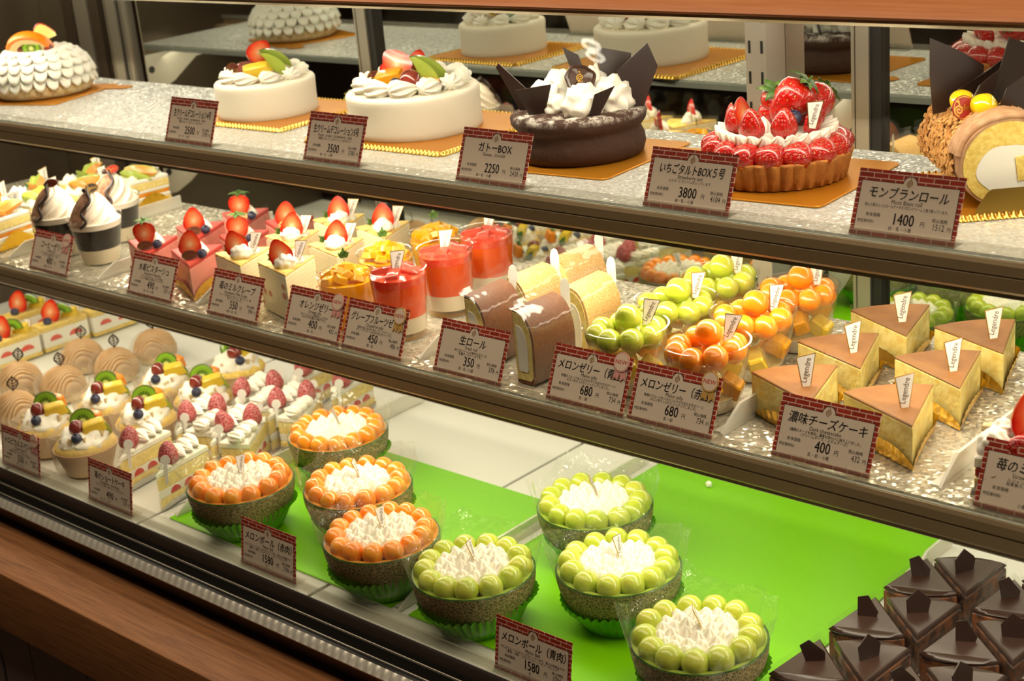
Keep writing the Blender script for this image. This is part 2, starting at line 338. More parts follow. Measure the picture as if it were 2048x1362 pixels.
    D['raspglaze'] = mat('raspberry_glaze', S(196, 58, 46), .38, coat=.12, bump=(120, .3, .0015))
    D['crepetop'] = mat('browned_crepe', S(244, 212, 118), .5, nz=(70, S(196, 132, 50), .5, .72))
    D['crepe'] = bands('crepe_layers', [(0, S(250, 238, 200)), (.6, S(251, 239, 202)), (.8, S(246, 228, 172)), (1, S(250, 237, 198))], 2, .0046, wob=.004, chunk=(70, S(216, 136, 108), .74))
    D['cheese'] = mat('cheesecake_body', S(249, 230, 142), .6, nz=(110, S(238, 204, 98), .4, .66), bump=(260, .6, .0014), trl=.1)
    D['cheesetop'] = mat('browned_cheesecake_top', S(134, 86, 38), .5, nz=(60, S(150, 100, 48)), bump=(500, .1, .0004))
    D['tart'] = mat('tart_crust', S(196, 130, 56), .7, nz=(130, S(172, 104, 40)), bump=(320, .6, .001))
    D['custard'] = mat('custard', S(246, 226, 150), .4)
    D['cherryjam'] = mat('red_berry_glaze', S(170, 20, 18), .08, coat=1, bump=(140, .3, .001))
    D['flake'] = mat('almond_flake', S(226, 176, 104), .7, nz=(80, S(206, 146, 76)))
    D['maron'] = mat('chestnut_cream', S(192, 150, 110), .6, nz=(120, S(166, 122, 84)), bump=(400, .2, .0006))
    D['chestnut'] = mat('candied_chestnut', S(240, 200, 20), .15, coat=1)
    D['noodle'] = mat('piped_chestnut_cream', S(190, 152, 104), .6, nz=(30, S(208, 178, 138)), bump=(300, .2, .0006))
    D['cocoa'] = mat('cocoa_cream', S(168, 126, 96), .8, nz=(160, S(112, 76, 54), .4, .65))
    D['cocoacream'] = mat('cream_with_cocoa', S(248, 238, 220), .6, nz=(55, S(206, 176, 146), .55, .8), trl=.08)
    D['sugarchoc'] = None
setup_materials(); vary(MT['ballG'], S(182, 198, 54)); vary(MT['ballO'], S(250, 138, 20))
def sugared():
    m, nt, p, out = newmat('sugar_dusted_chocolate')
    g = N(nt, 'ShaderNodeNewGeometry'); sx = N(nt, 'ShaderNodeSeparateXYZ'); nt.links.new(objco(nt), sx.inputs[0])
    t = N(nt, 'ShaderNodeTexNoise'); t.inputs['Scale'].default_value = 50; t.inputs['Detail'].default_value = 9; t.inputs['Roughness'].default_value = .75
    nt.links.new(objco(nt), t.inputs['Vector'])
    z = N(nt, 'ShaderNodeMapRange'); z.inputs['From Min'].default_value = .0385; z.inputs['From Max'].default_value = .046; nt.links.new(sx.outputs[2], z.inputs['Value'])
    r = ramp(nt, [(.47, (0, 0, 0, 1)), (.6, (1, 1, 1, 1))]); nt.links.new(t.outputs['Fac'], r.inputs['Fac'])
    ml = N(nt, 'ShaderNodeMath', operation='MULTIPLY'); nt.links.new(z.outputs[0], ml.inputs[0]); nt.links.new(r.outputs[0], ml.inputs[1])
    mc = N(nt, 'ShaderNodeMix', data_type='RGBA'); mc.inputs[6].default_value = S(62, 36, 21); mc.inputs[7].default_value = S(238, 228, 214)
    nt.links.new(ml.outputs[0], mc.inputs[0]); nt.links.new(mc.outputs[2], p.inputs['Base Color']); p.inputs['Roughness'].default_value = .8
    t2 = N(nt, 'ShaderNodeTexNoise'); t2.inputs['Scale'].default_value = 130; t2.inputs['Detail'].default_value = 6; nt.links.new(objco(nt), t2.inputs['Vector'])
    bump_in(nt, p, t2.outputs['Fac'], .55, .003)
    return m
MT['sugarchoc'] = sugared()
# ------------------------------------------------------------------ mesh building
def smooth01(t): t = max(0, min(1, t)); return t*t*(3-2*t)
def nz3(x, y, z): return noise.noise(Vector((x, y, z)))
class MB:
    def __init__(s): s.v = []; s.f = []; s.m = []
    def grid(s, rows, wrap=True, mat=0, capa=False, capb=False):
        """rows of points; each row closes on itself when wrap"""
        idx = []
        for r in rows:
            b = len(s.v)
            if len(r) == 1: s.v.append(tuple(r[0])); idx.append([b])
            else: s.v += [tuple(p) for p in r]; idx.append(list(range(b, b+len(r))))
        for a, b in zip(idx, idx[1:]):
            n = max(len(a), len(b))
            for i in range(n if wrap else n-1):
                j = (i+1) % n
                if len(a) == 1: s.f.append((a[0], b[j], b[i]))
                elif len(b) == 1: s.f.append((a[i], a[j], b[0]))
                else: s.f.append((a[i], a[j], b[j], b[i]))
                s.m.append(mat)
        if capa and len(idx[0]) > 2: s.f.append(tuple(reversed(idx[0]))); s.m.append(mat)
        if capb and len(idx[-1]) > 2: s.f.append(tuple(idx[-1])); s.m.append(mat)
    def lathe(s, prof, n=28, fn=None, mat=0, capa=False, capb=False):
        rows = []
        for k, (r, z) in enumerate(prof):
            if r < 1e-7: rows.append([(0, 0, z)]); continue
            row = []
            for i in range(n):
                a = 2*pi*i/n
                rr, zz, aa = fn(a, k, r, z) if fn else (r, z, a)
                row.append((rr*cos(aa), rr*sin(aa), zz))
            rows.append(row)
        s.grid(rows, True, mat, capa, capb)
    def prism(s, poly, z0, z1, bev=0, mat=0, top=None, bot=None):
        """upright solid on a polygon (counter-clockwise), with a small chamfer"""
        n = len(poly); cx = sum(p[0] for p in poly)/n; cyy = sum(p[1] for p in poly)/n
        def ins(d):
            if not d: return poly
            out = []
            for i in range(n):
                p0, p1, p2 = poly[i-1], poly[i], poly[(i+1) % n]
                e1 = (p1[0]-p0[0], p1[1]-p0[1]); e2 = (p2[0]-p1[0], p2[1]-p1[1])
                l1 = hypot(*e1) or 1; l2 = hypot(*e2) or 1
                nx = -(e1[1]/l1+e2[1]/l2); ny = e1[0]/l1+e2[0]/l2; q = nx*nx+ny*ny or 1
                out.append((p1[0]+nx*d*2/q, p1[1]+ny*d*2/q))
            return out
        lv = [(ins(bev), z0), (poly, z0+bev), (poly, z1-bev), (ins(bev), z1)] if bev else [(poly, z0), (poly, z1)]
        s.grid([[(x, y, z) for x, y in pp] for pp, z in lv], True, mat)
        b0 = len(s.v)-len(lv)*n
        s.f.append(tuple(range(b0+n-1, b0-1, -1))); s.m.append(mat if bot is None else bot)
        b1 = len(s.v)-n
        s.f.append(tuple(range(b1, b1+n))); s.m.append(mat if top is None else top)
    def box(s, x0, x1, y0, y1, z0, z1, bev=0, mat=0, top=None):
        s.prism([(x0, y0), (x1, y0), (x1, y1), (x0, y1)], z0, z1, bev, mat, top)
    def ball(s, c=(0, 0, 0), r=(1, 1, 1), nu=20, nv=12, amp=0, fr=1, seed=0, mat=0, flat=None):
        rows = []
        for k in range(nv+1):
            t = -pi/2+pi*k/nv
            row = []
            for i in range(1 if k in (0, nv) else nu):
                a = 2*pi*i/nu; d = Vector((cos(t)*cos(a), cos(t)*sin(a), sin(t)))
                q = 1+amp*nz3(d.x*fr+seed, d.y*fr, d.z*fr)
                z = c[2]+d.z*r[2]*q
                if flat is not None: z = max(z, flat)
                row.append((c[0]+d.x*r[0]*q, c[1]+d.y*r[1]*q, z))
            rows.append(row)
        s.grid(rows, True, mat)
    def tube(s, path, rad, n=8, mat=0, flat=1.0):
        path = [Vector(p) for p in path]; rows = []; up = Vector((0, 0, 1)); m = len(path)
        for k, p in enumerate(path):
            d = (path[min(k+1, m-1)]-path[max(k-1, 0)]).normalized()
            a = d.cross(up)
            if a.length < 1e-4: a = d.cross(Vector((1, 0, 0)))
            a.normalize(); b = a.cross(d)
            r = rad[k] if isinstance(rad, (list, tuple)) else rad
            rows.append([p+a*r*cos(2*pi*i/n)+b*r*flat*sin(2*pi*i/n) for i in range(n)])
        s.grid(rows, True, mat, True, True)
    def plate(s, poly, th, mat=0, edge=None, bend=0):
        """thin plate in the XZ plane, thickness along Y; bend curves it"""
        n = len(poly); b = len(s.v)
        f = lambda x: bend*x*x
        s.v += [(x, -th/2+f(x), z) for x, z in poly]+[(x, th/2+f(x), z) for x, z in poly]
        s.f.append(tuple(range(b, b+n))); s.m.append(mat)
        s.f.append(tuple(range(b+2*n-1, b+n-1, -1))); s.m.append(mat)
        for i in range(n):
            j = (i+1) % n
            s.f.append((b+j, b+i, b+n+i, b+n+j)); s.m.append(mat if edge is None else edge)
    def join(s, o, M=None, mat=None):
        b = len(s.v)
        s.v += [tuple(M @ Vector(p)) for p in o.v] if M is not None else o.v
        s.f += [tuple(i+b for i in f) for f in o.f]; s.m += o.m if mat is None else [mat]*len(o.m)
        return s
    def mesh(s, name, mats, ang=35):
        me = bpy.data.meshes.new(name); me.from_pydata(s.v, [], s.f)
        for m in mats: me.materials.append(MT[m])
        me.polygons.foreach_set('material_index', s.m)
        me.validate(); me.shade_smooth(); me.set_sharp_from_angle(angle=radians(ang)); me.update()
        return me
CACHE = {}
def cached(key, fn, mats, ang=35):
    """mesh made once and shared by every copy"""
    if key not in CACHE:
        mb = fn(); CACHE[key] = mb.mesh(key if isinstance(key, str) else str(key[0]), mats.split(), ang)
    return CACHE[key]
def part(par, name, me, loc=(0, 0, 0), rot=(0, 0, 0), sc=1, label=None, kind=None):
    o = bpy.data.objects.new(name, me); COL.objects.link(o); o.parent = par
    o.location = loc; o.rotation_euler = rot
    o.scale = sc if isinstance(sc, (tuple, list)) else (sc, sc, sc)
    if label: o['label'] = label
    if kind: o['kind'] = kind
    return o
def thing(name, label, cat, loc=(0, 0, 0), rz=0, group=None):
    o = bpy.data.objects.new(name, None); COL.objects.link(o); o.empty_display_size = .02
    o.location = loc; o.rotation_euler = (0, 0, rz); o['label'] = label; o['category'] = cat
    if group: o['group'] = group
    return o
def solo(name, me, label, cat, loc=(0, 0, 0), rz=0, group=None, rot=None):
    o = bpy.data.objects.new(name, me); COL.objects.link(o)
    o.location = loc; o.rotation_euler = rot or (0, 0, rz); o['label'] = label; o['category'] = cat
    if group: o['group'] = group
    return o
def struct(name, mb, mats):
    o = bpy.data.objects.new(name, mb.mesh(name, mats.split())); COL.objects.link(o); o['kind'] = 'structure'; return o
def T(x=0, y=0, z=0, rx=0, ry=0, rz=0, s=1):
    sc = Matrix.Diagonal((s, s, s, 1)) if not isinstance(s, tuple) else Matrix.Diagonal((*s, 1))
    return Matrix.Translation((x, y, z)) @ Matrix.Rotation(rz, 4, 'Z') @ Matrix.Rotation(ry, 4, 'Y') @ Matrix.Rotation(rx, 4, 'X') @ sc
# ------------------------------------------------------------------ lettering
TXT = {}
def text_geo(s):
    if s not in TXT:
        c = bpy.data.curves.new('lettering', 'FONT'); c.body = s; c.size = 1; c.resolution_u = 2
        o = bpy.data.objects.new('lettering', c); COL.objects.link(o)
        me = bpy.data.meshes.new_from_object(o)
        vs_ = [(v.co.x, v.co.y) for v in me.vertices]; fs = [tuple(p.vertices) for p in me.polygons]
        bpy.data.objects.remove(o); bpy.data.curves.remove(c); bpy.data.meshes.remove(me)
        TXT[s] = (vs_, fs)
    return TXT[s]
def write(mb, s, x, z, h, mat, y, width=None, align='C', shear=0, narrow=1.0):
    """letters in the XZ plane facing -Y; h = size, width = length the line is fitted to"""
    vs_, fs = text_geo(s)
    if not vs_: return
    x0 = min(v[0] for v in vs_); x1 = max(v[0] for v in vs_); w = (x1-x0) or 1
    kx = h*narrow if width is None else min(width/w, h*1.5)
    L = w*kx; ox = x-L/2 if align == 'C' else (x if align == 'L' else x-L)
    b = len(mb.v)
    mb.v += [(ox+(vx-x0)*kx+shear*vy*h, y, z+vy*h) for vx, vy in vs_]
    mb.f += [tuple(i+b for i in f) for f in fs]; mb.m += [mat]*len(fs)
# ------------------------------------------------------------------ fruit and cream shapes
def g_kiss(lobes=7, twist=1.1, n=42, k=12, sharp=.22):
    mb = MB(); prof = []
    for i in range(k+1):
        t = i/k; r = (1-t)**.8*(1-.15*cos(pi*t)) if t < 1 else 0
        r = (1-t**1.5)**.9 * (.86+.14*min(1, t*6)); prof.append((max(r, 0), t))
    mb.lathe(prof, n, lambda a, kk, r, z: (r*(1-sharp*(.5-.5*cos(lobes*a))**1.0*(1-.3*z)), z, a+twist*z*z), capa=True)
    return mb
def g_shell(n=63):
    """ribbed shell of piped cream lying along X, tail at +X"""
    mb = MB(); rows = []
    for i in range(13):
        t = i/12; x = -.9+2.1*t
        w = sqrt(max(0, 1-((t-.38)/.42)**2)) if t < .38 else max(0.02, 1-((t-.38)/.62)**1.3)
        w = max(w, .03)
        row = []
        for j in range(n):
            a = 2*pi*j/n; q = 1-.30*(.5-.5*cos(9*a+t*4.5))**.8
            row.append((x-.25*max(0, sin(a))*w, w*.82*q*cos(a), max(-.05, .42+w*.72*q*sin(a))))
        rows.append(row)
    mb.grid(rows, True, 0, True, True); return mb
def g_dollop(seed, amp=.22):
    mb = MB(); mb.ball((0, 0, .55), (1, 1, 1), 34, 22, amp, 2.6, seed, flat=0); return mb
def g_berry(n=22):
    mb = MB(); prof = [(0, 0), (.09, .015), (.2, .1), (.3, .25), (.37, .42), (.42, .6), (.42, .76), (.36, .9), (.2, .985), (0, .97)]
    mb.lathe(prof, n, lambda a, k, r, z: (r*(1+.04*cos(3*a+z*4)), z, a)); return mb
def g_halfberry(n=12):
    """half strawberry, point at z=1, cut face towards -Y"""
    prof = [(.0, 0), (.16, .01), (.33, .08), (.42, .22), (.435, .38), (.38, .58), (.28, .77), (.15, .93), (.05, .99), (0, 1)]
    mb = MB(); rows = []
    for r, z in prof:
        rows.append([(r*cos(pi*i/n), r*.85*sin(pi*i/n), z) for i in range(n+1)] if r > 0 else [(0, 0, z)])
    mb.grid(rows, False, 0)
    b = len(mb.v); pts = [(r, z) for r, z in prof if r > 0]
    ring = [(x, 0.0, z) for x, z in pts]+[(0, 0, 1)]+[(-x, 0.0, z) for x, z in reversed(pts)]+[(0, 0, 0)]
    inner = [(x*.55, -.02, .45+(z-.45)*.55) for x, y, z in ring]
    mb.v += ring+inner+[(0, -.03, .45)]; n2 = len(ring)
    for i in range(n2):
        j = (i+1) % n2
        mb.f.append((b+i, b+n2+i, b+n2+j, b+j)); mb.m.append(1)
        mb.f.append((b+n2+i, b+2*n2, b+n2+j)); mb.m.append(1)
    return mb
def g_calyx():
    """ring of pointed leaves, arching out and down, radius 1"""
    mb = MB()
    for k in range(8):
        a = 2*pi*k/8+.2*sin(k*3); L = 1+.25*sin(k*5)
        rows = []
        for i in range(6):
            t = i/5; w = .26*sin(pi*min(1, t*.9+.12))*(1-t*.25); up = .22*sin(t*pi*.9)+.12*t*sin(k*2.3)
            d = Vector((cos(a), sin(a), 0)); e = Vector((-sin(a), cos(a), 0)); p = d*(L*t)
            rows.append([p-e*w+Vector((0, 0, up-.03)), p+Vector((0, 0, up+.03)), p+e*w+Vector((0, 0, up-.03))])
        mb.grid(rows, False, 0)
    mb.tube([(0, 0, 0), (.02, .03, .25), (.06, .05, .5)], .06, 6)
    return mb
def g_disc(th=.25, n=30, a0=0, a1=2*pi, rim=True):
    """unit disc (or sector) standing in the XZ plane, faces ±Y; face colours by radius"""
    mb = MB(); full = a1-a0 > 6.2
    for sgn in (-1, 1):
        rows = []
        for k in range(9):
            r = k/8; y = sgn*th*(1-.25*max(0, (r-.7)/.3)**2)
            rows.append([(r*cos(a0+(a1-a0)*i/n), y, r*sin(a0+(a1-a0)*i/n)) for i in range(n if full else n+1)] if k else [(0, y, 0)])
        mb.grid(rows if sgn > 0 else rows, full, 0)
    ring = [(cos(a0+(a1-a0)*i/n), sin(a0+(a1-a0)*i/n)) for i in range(n if full else n+1)]
    mb.grid([[(x, -.75*th, z) for x, z in ring], [(x*1.015, 0, z*1.015) for x, z in ring], [(x, .75*th, z) for x, z in ring]], full, 1)
    if not full:
        for x, z in (ring[0], ring[-1]):
            b = len(mb.v); mb.v += [(0, -th, 0), (x, -th*.75, z), (x, th*.75, z), (0, th, 0)]; mb.f.append((b, b+1, b+2, b+3)); mb.m.append(0)
    return mb
def g_chunk(seed, sx=1, sy=.8, sz=.8, taper=.7):
    rnd = random.Random(seed); j = lambda: rnd.uniform(-.12, .12)
    mb = MB(); bot = [(-sx, -sy), (sx, -sy), (sx, sy), (-sx, sy)]
    bot = [(x*(1+j()), y*(1+j())) for x, y in bot]
    rows = []
    for z, q in ((0, .92), (.08, 1), (sz*.9, (1+taper)/2), (sz, taper)):
        row = []
        for i in range(4):
            p, r = bot[i], bot[(i+1) % 4]
            for t in (.1, .5, .9): row.append(((p[0]*(1-t)+r[0]*t)*q, (p[1]*(1-t)+r[1]*t)*q, z+j()*.12))
        rows.append(row)
    mb.grid(rows, True, 0, True, True); return mb
def g_melonwedge(L=1.0, n=16):
    """crescent of melon: rind on the outer arc (mat 0), green flesh near it (1), inner flesh (2); length along X"""
    mb = MB(); rows = []
    sec = []
    for i in range(n+1):
        u = i/n*2-1; A = u*1.05
        cx, cz = L*sin(A), L*(1-cos(A))*.75
        th = max(.03, .50*(1-abs(u)**2.4)); w = max(.02, .30*(1-abs(u)**3))
        nx, nz_ = sin(A), -cos(A)
        O_ = lambda d, y: (cx-nx*d, y, cz-nz_*d)
        sec.append([O_(0, -w), O_(-.02, 0), O_(0, w), O_(th*.3, w*.86), O_(th*1.0, w*.3), O_(th*1.02, -w*.3), O_(th*.3, -w*.86)])
    for i in range(n):
        a, b = sec[i], sec[i+1]
        for k in range(7):
            j = (k+1) % 7; q = len(mb.v); mb.v += [a[k], a[j], b[j], b[k]]; mb.f.append((q, q+1, q+2, q+3))
            mb.m.append(0 if k in (0, 1) else (1 if k in (2, 6) else 2))
    return mb
def g_leaf(n=5, lobes=3):
    """small toothed herb sprig"""
    mb = MB()
    for k, (a, L) in enumerate(((-.9, .8), (0, 1.1), (.9, .8), (-.45, .7), (.5, .75))[:n]):
        rows = []
        for i in range(7):
            t = i/6; w = (.3*sin(pi*min(1, t+.08))+.09*abs(sin(t*9)))*(1-t*.4)
            p = Vector((sin(a)*L*t, -.25*t*t*(.5+k*.2), cos(a)*L*t)); e = Vector((cos(a), 0, -sin(a)))
            rows.append([p-e*w, p+Vector((0, -.05, 0)), p+e*w])
        mb.grid(rows, False, 0)
    mb.tube([(0, 0, -.5), (0, 0, 0)], .04, 5)
    return mb
def g_pick():
    """white name pick narrowing to its foot, gold edged, shop name up its face"""
    mb = MB()
    tr = lambda q, d: [(-.0028+d, 0+d*.4), (.0028-d, d*.4), (.0062-d, .0195-d+.0018), (-.0062+d, .0195-d)]
    mb.plate(tr(0, 0), .0006, 0)
    b = len(mb.v); P = tr(0, .00055)
    for y in (-.00045, .00045):
        mb.plate([(x, z) for x, z in P], .0001, 1)
        for i in range(b, len(mb.v)): mb.v[i] = (mb.v[i][0], mb.v[i][1]+y, mb.v[i][2])
        b = len(mb.v)
    t = MB(); write(t, 'Legendre', 0, 0, .0052, 2, 0, .0155)
    M = T(.0016, -.00062, .0106, 0, -radians(78), 0)
    mb.join(t, M)
    return mb
def PICK(par, loc, rot=(0, 0, 0), sc=1.0, plain=False):
    return part(par, 'name_pick', cached('name_pick', g_pick, 'gold white darkink', 20), loc, rot, sc)
def g_spiral(mb, cx, cz, s, y, mat):
    """the little swirl emblem: a spiral with a leafy tail"""
    pts = []
    for i in range(26):
        t = i/25; a = -pi*.5-t*3.6*pi; r = s*(.46*(1-t)+.06)
        pts.append((cx+r*cos(a), cz-.2*s+r*sin(a)*1.05, .07*s))
    tail = [(cx+s*(.42*sin(t*2.6)*(1-t)-.1*t), cz+s*(.2+.75*t)-.2*s, .06*s) for t in [i/8 for i in range(9)]]
    for ln in (pts, [(cx+s*.1-.1*s*t, cz+s*(.28+.5*t), .055*s) for t in (0, .5, 1)], [(cx-s*.22, cz+.62*s, .05*s), (cx+.1*s, cz+.66*s, .05*s)]):
        for (x0, z0, w0), (x1, z1, w1) in zip(ln, ln[1:]):
            d = hypot(x1-x0, z1-z0) or 1; nx, nz_ = -(z1-z0)/d, (x1-x0)/d
            b = len(mb.v); mb.v += [(x0-nx*w0, y, z0-nz_*w0), (x1-nx*w1, y, z1-nz_*w1), (x1+nx*w1, y, z1+nz_*w1), (x0+nx*w0, y, z0+nz_*w0)]
            mb.f.append((b, b+1, b+2, b+3)); mb.m.append(mat)
def wedge(R, ang, n=8, tip=.0):
    """slice outline: point at the origin, arc at +Y; counter-clockwise"""
    a0 = pi/2-ang/2
    return [(0, tip)]+[(R*cos(a0+ang*i/n), R*sin(a0+ang*i/n)) for i in range(n+1)]
def wedge_film(R, ang, z0, z1, off=.0012):
    mb = MB(); P = wedge(R+off, ang); pts = [P[-1], (0, -off*2.2), P[1]]
    rows = []
    for z in [z0+(z1-z0)*i/4 for i in range(5)]:
        row = []
        for k in range(2):
            a, b = pts[k], pts[k+1]
            for t in [i/8 for i in range(8 if k == 0 else 9)]:
                x = a[0]*(1-t)+b[0]*t; y = a[1]*(1-t)+b[1]*t
                q = .0006*sin(t*7+k*2+z*160)
                row.append((x+(-q if k == 0 else q), y, z))
        rows.append(row)
    mb.grid(rows, False, 0); return mb
def star_field(R, H, kr, seed, n=190, rings=70, dome=.3):
    """one surface of many small star-piped peaks"""
    rnd = random.Random(seed); peaks = [(0, 0)]
    for q, m in ((.36, 6), (.7, 12), (.97, 17)):
        for i in range(m):
            a = 2*pi*(i+.5*(m % 5 > 1))/m+rnd.uniform(-.08, .08); r = R*q*.93+rnd.uniform(-.04, .04)*R; peaks.append((r*cos(a), r*sin(a)))
    ph = [rnd.uniform(0, 6) for _ in peaks]; hh = [rnd.uniform(.85, 1.15) for _ in peaks]
    def f(x, y):
        z = 0
        for (px_, py_), p, h in zip(peaks, ph, hh):
            dx, dy = x-px_, y-py_; d = hypot(dx, dy)/(kr*R)
            if d < 1.3:
                a = atan2(dy, dx); dd = d*(1+.62*(1-abs(sin(3*a+p+d*1.2)))**1.3)
                z = max(z, h*max(0, 1-dd**1.25)**.95)
        return H*z
    mb = MB(); rows = [[(0, 0, f(0, 0)+H*dome)]]
    for k in range(1, rings+1):
        r = R*1.08*k/rings
        rows.append([(r*cos(2*pi*i/n), r*sin(2*pi*i/n), f(r*cos(2*pi*i/n), r*sin(2*pi*i/n))+H*dome*(1-(k/rings)**2)-(0 if k < rings else .004)) for i in range(n)])
    mb.grid(rows, True, 0); return mb
# ------------------------------------------------------------------ room and display case
Z1, Z2, Z3 = 1.1074, 0.9330, 0.7170       # tops of the three shelves
MY = 0.372                                # face of the mirrored doors
def q4(mb, a, b, c, d, mat=0):
    k = len(mb.v); mb.v += [a, b, c, d]; mb.f.append((k, k+1, k+2, k+3)); mb.m.append(mat)
def room():
    m = MB(); m.box(-4, 4.5, -4.5, 1.7, -.05, 0); struct('floor', m, 'floor')
    m = MB(); m.box(-4, 4.5, -4.5, 1.7, 2.7, 2.75); struct('ceiling', m, 'ceil')
    m = MB(); m.box(-4, 4.5, 1.6, 1.7, 0, 2.7); struct('wall_back', m, 'wall')
    m = MB(); m.box(-4, 4.5, -4.6, -4.5, 0, 2.7); struct('wall_front', m, 'wall')
    m = MB(); m.box(-4.1, -4, -4.5, 1.7, 0, 2.7); struct('wall_left', m, 'wall')
    m = MB(); m.box(4.5, 4.6, -4.5, 1.7, 0, 2.7); struct('wall_right', m, 'wall')
    for k, (x, y) in enumerate(((-1.472, -1.988), (-1.496, -2.048))):
        t = thing('ceiling_lamp', 'round ring-shaped ceiling lamp mirrored in the pane above the chocolate cake, %s' % ('upper ring' if k == 0 else 'lower ring'), 'lamp', (x, y, 2.5), 0, 'ring ceiling lamps')
        r = MB(); rows = []
        for i in range(25):
            a = 2*pi*i/24; rows.append([((.0245+.005*cos(b))*cos(a), (.0245+.005*cos(b))*sin(a), .005*sin(b)) for b in [2*pi*j/8 for j in range(8)]])
        r.grid(rows, True); part(t, 'lamp_ring', r.mesh('lamp_ring', ['lampglow']))
        r = MB(); r.tube([(0, 0, .012), (0, 0, .2)], .006, 8); r.box(-.025, .025, -.004, .004, .0, .012); part(t, 'lamp_stem', r.mesh('lamp_stem', ['steel']))
X0, X1 = -1.12, 1.32
def strip(prof, mat=0, x0=X0, x1=X1, mb=None):
    """bar running the length of the case; prof = outline in (y, z)"""
    mb = mb or MB(); n = len(prof)
    rows = [[(x, y, z) for y, z in prof] for x in (x0, x1)]
    mb.grid(rows, True, mat, True, True); return mb
def display_case():
    t = thing('display_case', 'long refrigerated bakery display case with mirrored back doors and oak ledge', 'display case', (0, 0, 0))
    P = lambda name, mb, mats, par=t, **k: part(par, name, mb.mesh(name, mats.split()), **k)
    # --- upper shelves: glass plate with embossed sheet, dark front rail, pale lip
    for nm, z, yf, yb, sheet in (('shelf', Z1, .0015, .252, 'shelf'), ('shelf', Z2, -.060, .252, 'shelfgold')):
        m = MB(); m.box(X0+.1, X1, yf, yb, z-.002, z, 0, 0); s = P(nm, m, sheet)
        m = MB(); m.box(X0+.1, X1, yf-.002, yb+.003, z-.009, z-.0022, 0, 0); part(s, 'glass_plate', m.mesh('glass_plate', ['glassedge']))
        rail = strip([(yf-.0035, z-.0028), (yf-.005, z-.006), (yf-.005, z-.0135), (yf-.0038, z-.0142), (yf-.0046, z-.0155), (yf-.0035, z-.026), (yf-.001, z-.0285), (yf+.02, z-.0285), (yf+.02, z-.0095), (yf-.0015, z-.0095), (yf-.0015, z-.0028)])
        part(s, 'front_rail', rail.mesh('front_rail', ['bronze'], 20))
        lip = strip([(yf+.001, z-.0286), (yf+.001, z-.0325), (yf+.019, z-.0335), (yf+.019, z-.0286)])
        part(s, 'rail_lip', lip.mesh('rail_lip', ['lip'], 20))
        lamp = MB(); lamp.tube([(X0+.15, yf+.034, z-.020), (X1-.05, yf+.034, z-.020)], .0075, 10); part(s, 'strip_lamp', lamp.mesh('strip_lamp', ['tube']))
        # clear front fence that the price cards stand against
        f = strip([(yf+.0012, z+.0003), (yf+.0002, z+.007), (yf+.0012, z+.0074), (yf+.0028, z+.0015), (yf+.0034, z+.0014), (yf+.0034, z+.0003)])
        part(s, 'front_fence', f.mesh('front_fence', ['acrylic'], 20))
        for bx in (-.955, .318, 1.15):
            b = MB(); pts = [(yf+.05, z-.010), (yf+.055, z-.020), (yb-.06, z-.028), (yb-.01, z-.060), (yb+.02, z-.072), (.335, z-.072), (.335, z-.010)]
            b.grid([[(bx+dx, y, zz) for y, zz in pts] for dx in (-.0015, .0015)], True, 0, True, True)
            for hy in (.285, .305):
                c = MB(); c.tube([(-.0022, 0, 0), (.0022, 0, 0)], .006 if hy < .3 else .003, 12); b.join(c, T(bx, hy, z-.035), 1)
            part(s, 'bracket', b.mesh('bracket', ['steel', 'black'], 20))
    # --- bottom deck: white panels
    deck = None
    for k, (a, b) in enumerate(((X0, -.47), (-.467, -.19), (-.187, .105), (.108, .40), (.403, .70), (.703, X1))):
        m = MB(); m.box(a+.0008, b-.0008, -.178, .256, Z3-.012, Z3-.001, .0006); P('deck_panel', m, 'tile')
    m = MB(); m.box(X0, X1, -.185, MY, Z3-.03, Z3-.012); P('deck_tray', m, 'alu')
    sill = strip([(.2565, Z3-.012), (.2565, Z3+.006), (.262, Z3+.010), (.275, Z3+.010), (.277, Z3+.005), (.292, Z3+.005), (.294, Z3+.011), (.31, Z3+.011), (.312, Z3+.006), (MY, Z3+.006), (MY, Z3-.012)])
    P('door_sill', sill, 'alu')
    # --- back: mirrored doors with stiles, slotted uprights
    for a, b in ((X0, -.925), (-.84, -.333), (-.300, .412), (.437, X1)):
        m = MB(); m.box(a, b, MY, MY+.006, Z3+.006, 1.34); d = P('mirror_door', m, 'mirror')
    for x, w, seal in ((-.895, .030, .02), (-.862, .014, 0), (-.3175, .022, .011), (.4225, .020, .012)):
        m = MB(); m.box(x-w/2, x+w/2, MY-.012, MY+.004, Z3+.006, 1.34, .0015); m.box(x-w/2+.004, x-w/2+.0048, MY-.0126, MY-.011, Z3+.01, 1.34, 0, 1)
        s = P('door_stile', m, 'alu darkalu')
        if seal:
            m = MB(); m.box(x+w/2+.0004, x+w/2+seal, MY-.009, MY+.004, Z3+.006, 1.34, .001); part(s, 'door_seal', m.mesh('door_seal', ['black']))
    for a, b, mt in ((-1.035, -1.005, 'darkalu'), (-1.0, -.962, 'alu'), (-.955, -.93, 'darkalu')):
        m = MB(); m.box(a, b, MY-.01, MY-.0005, Z3+.006, 1.34, .001); P('door_stile', m, mt)
    for x in (.3155, 1.15):
        m = MB(); m.box(x-.0125, x+.0125, .335, MY-.0005, Z3+.012, 1.30, .0008)
        for k in range(17):
            z = .76+k*.032
            for dx in (-.0075, .0075): m.box(x+dx-.0013, x+dx+.0013, .3344, .336, z, z+.013, 0, 1)
        P('slotted_upright', m, 'steel black')
    m = MB(); m.box(X0-.02, X0, -.18, MY, Z3-.03, 1.30); P('end_panel', m, 'darkalu')
    m = MB(); m.box(X1, X1+.02, -.18, MY, Z3-.03, 1.30); P('end_panel', m, 'darkalu')
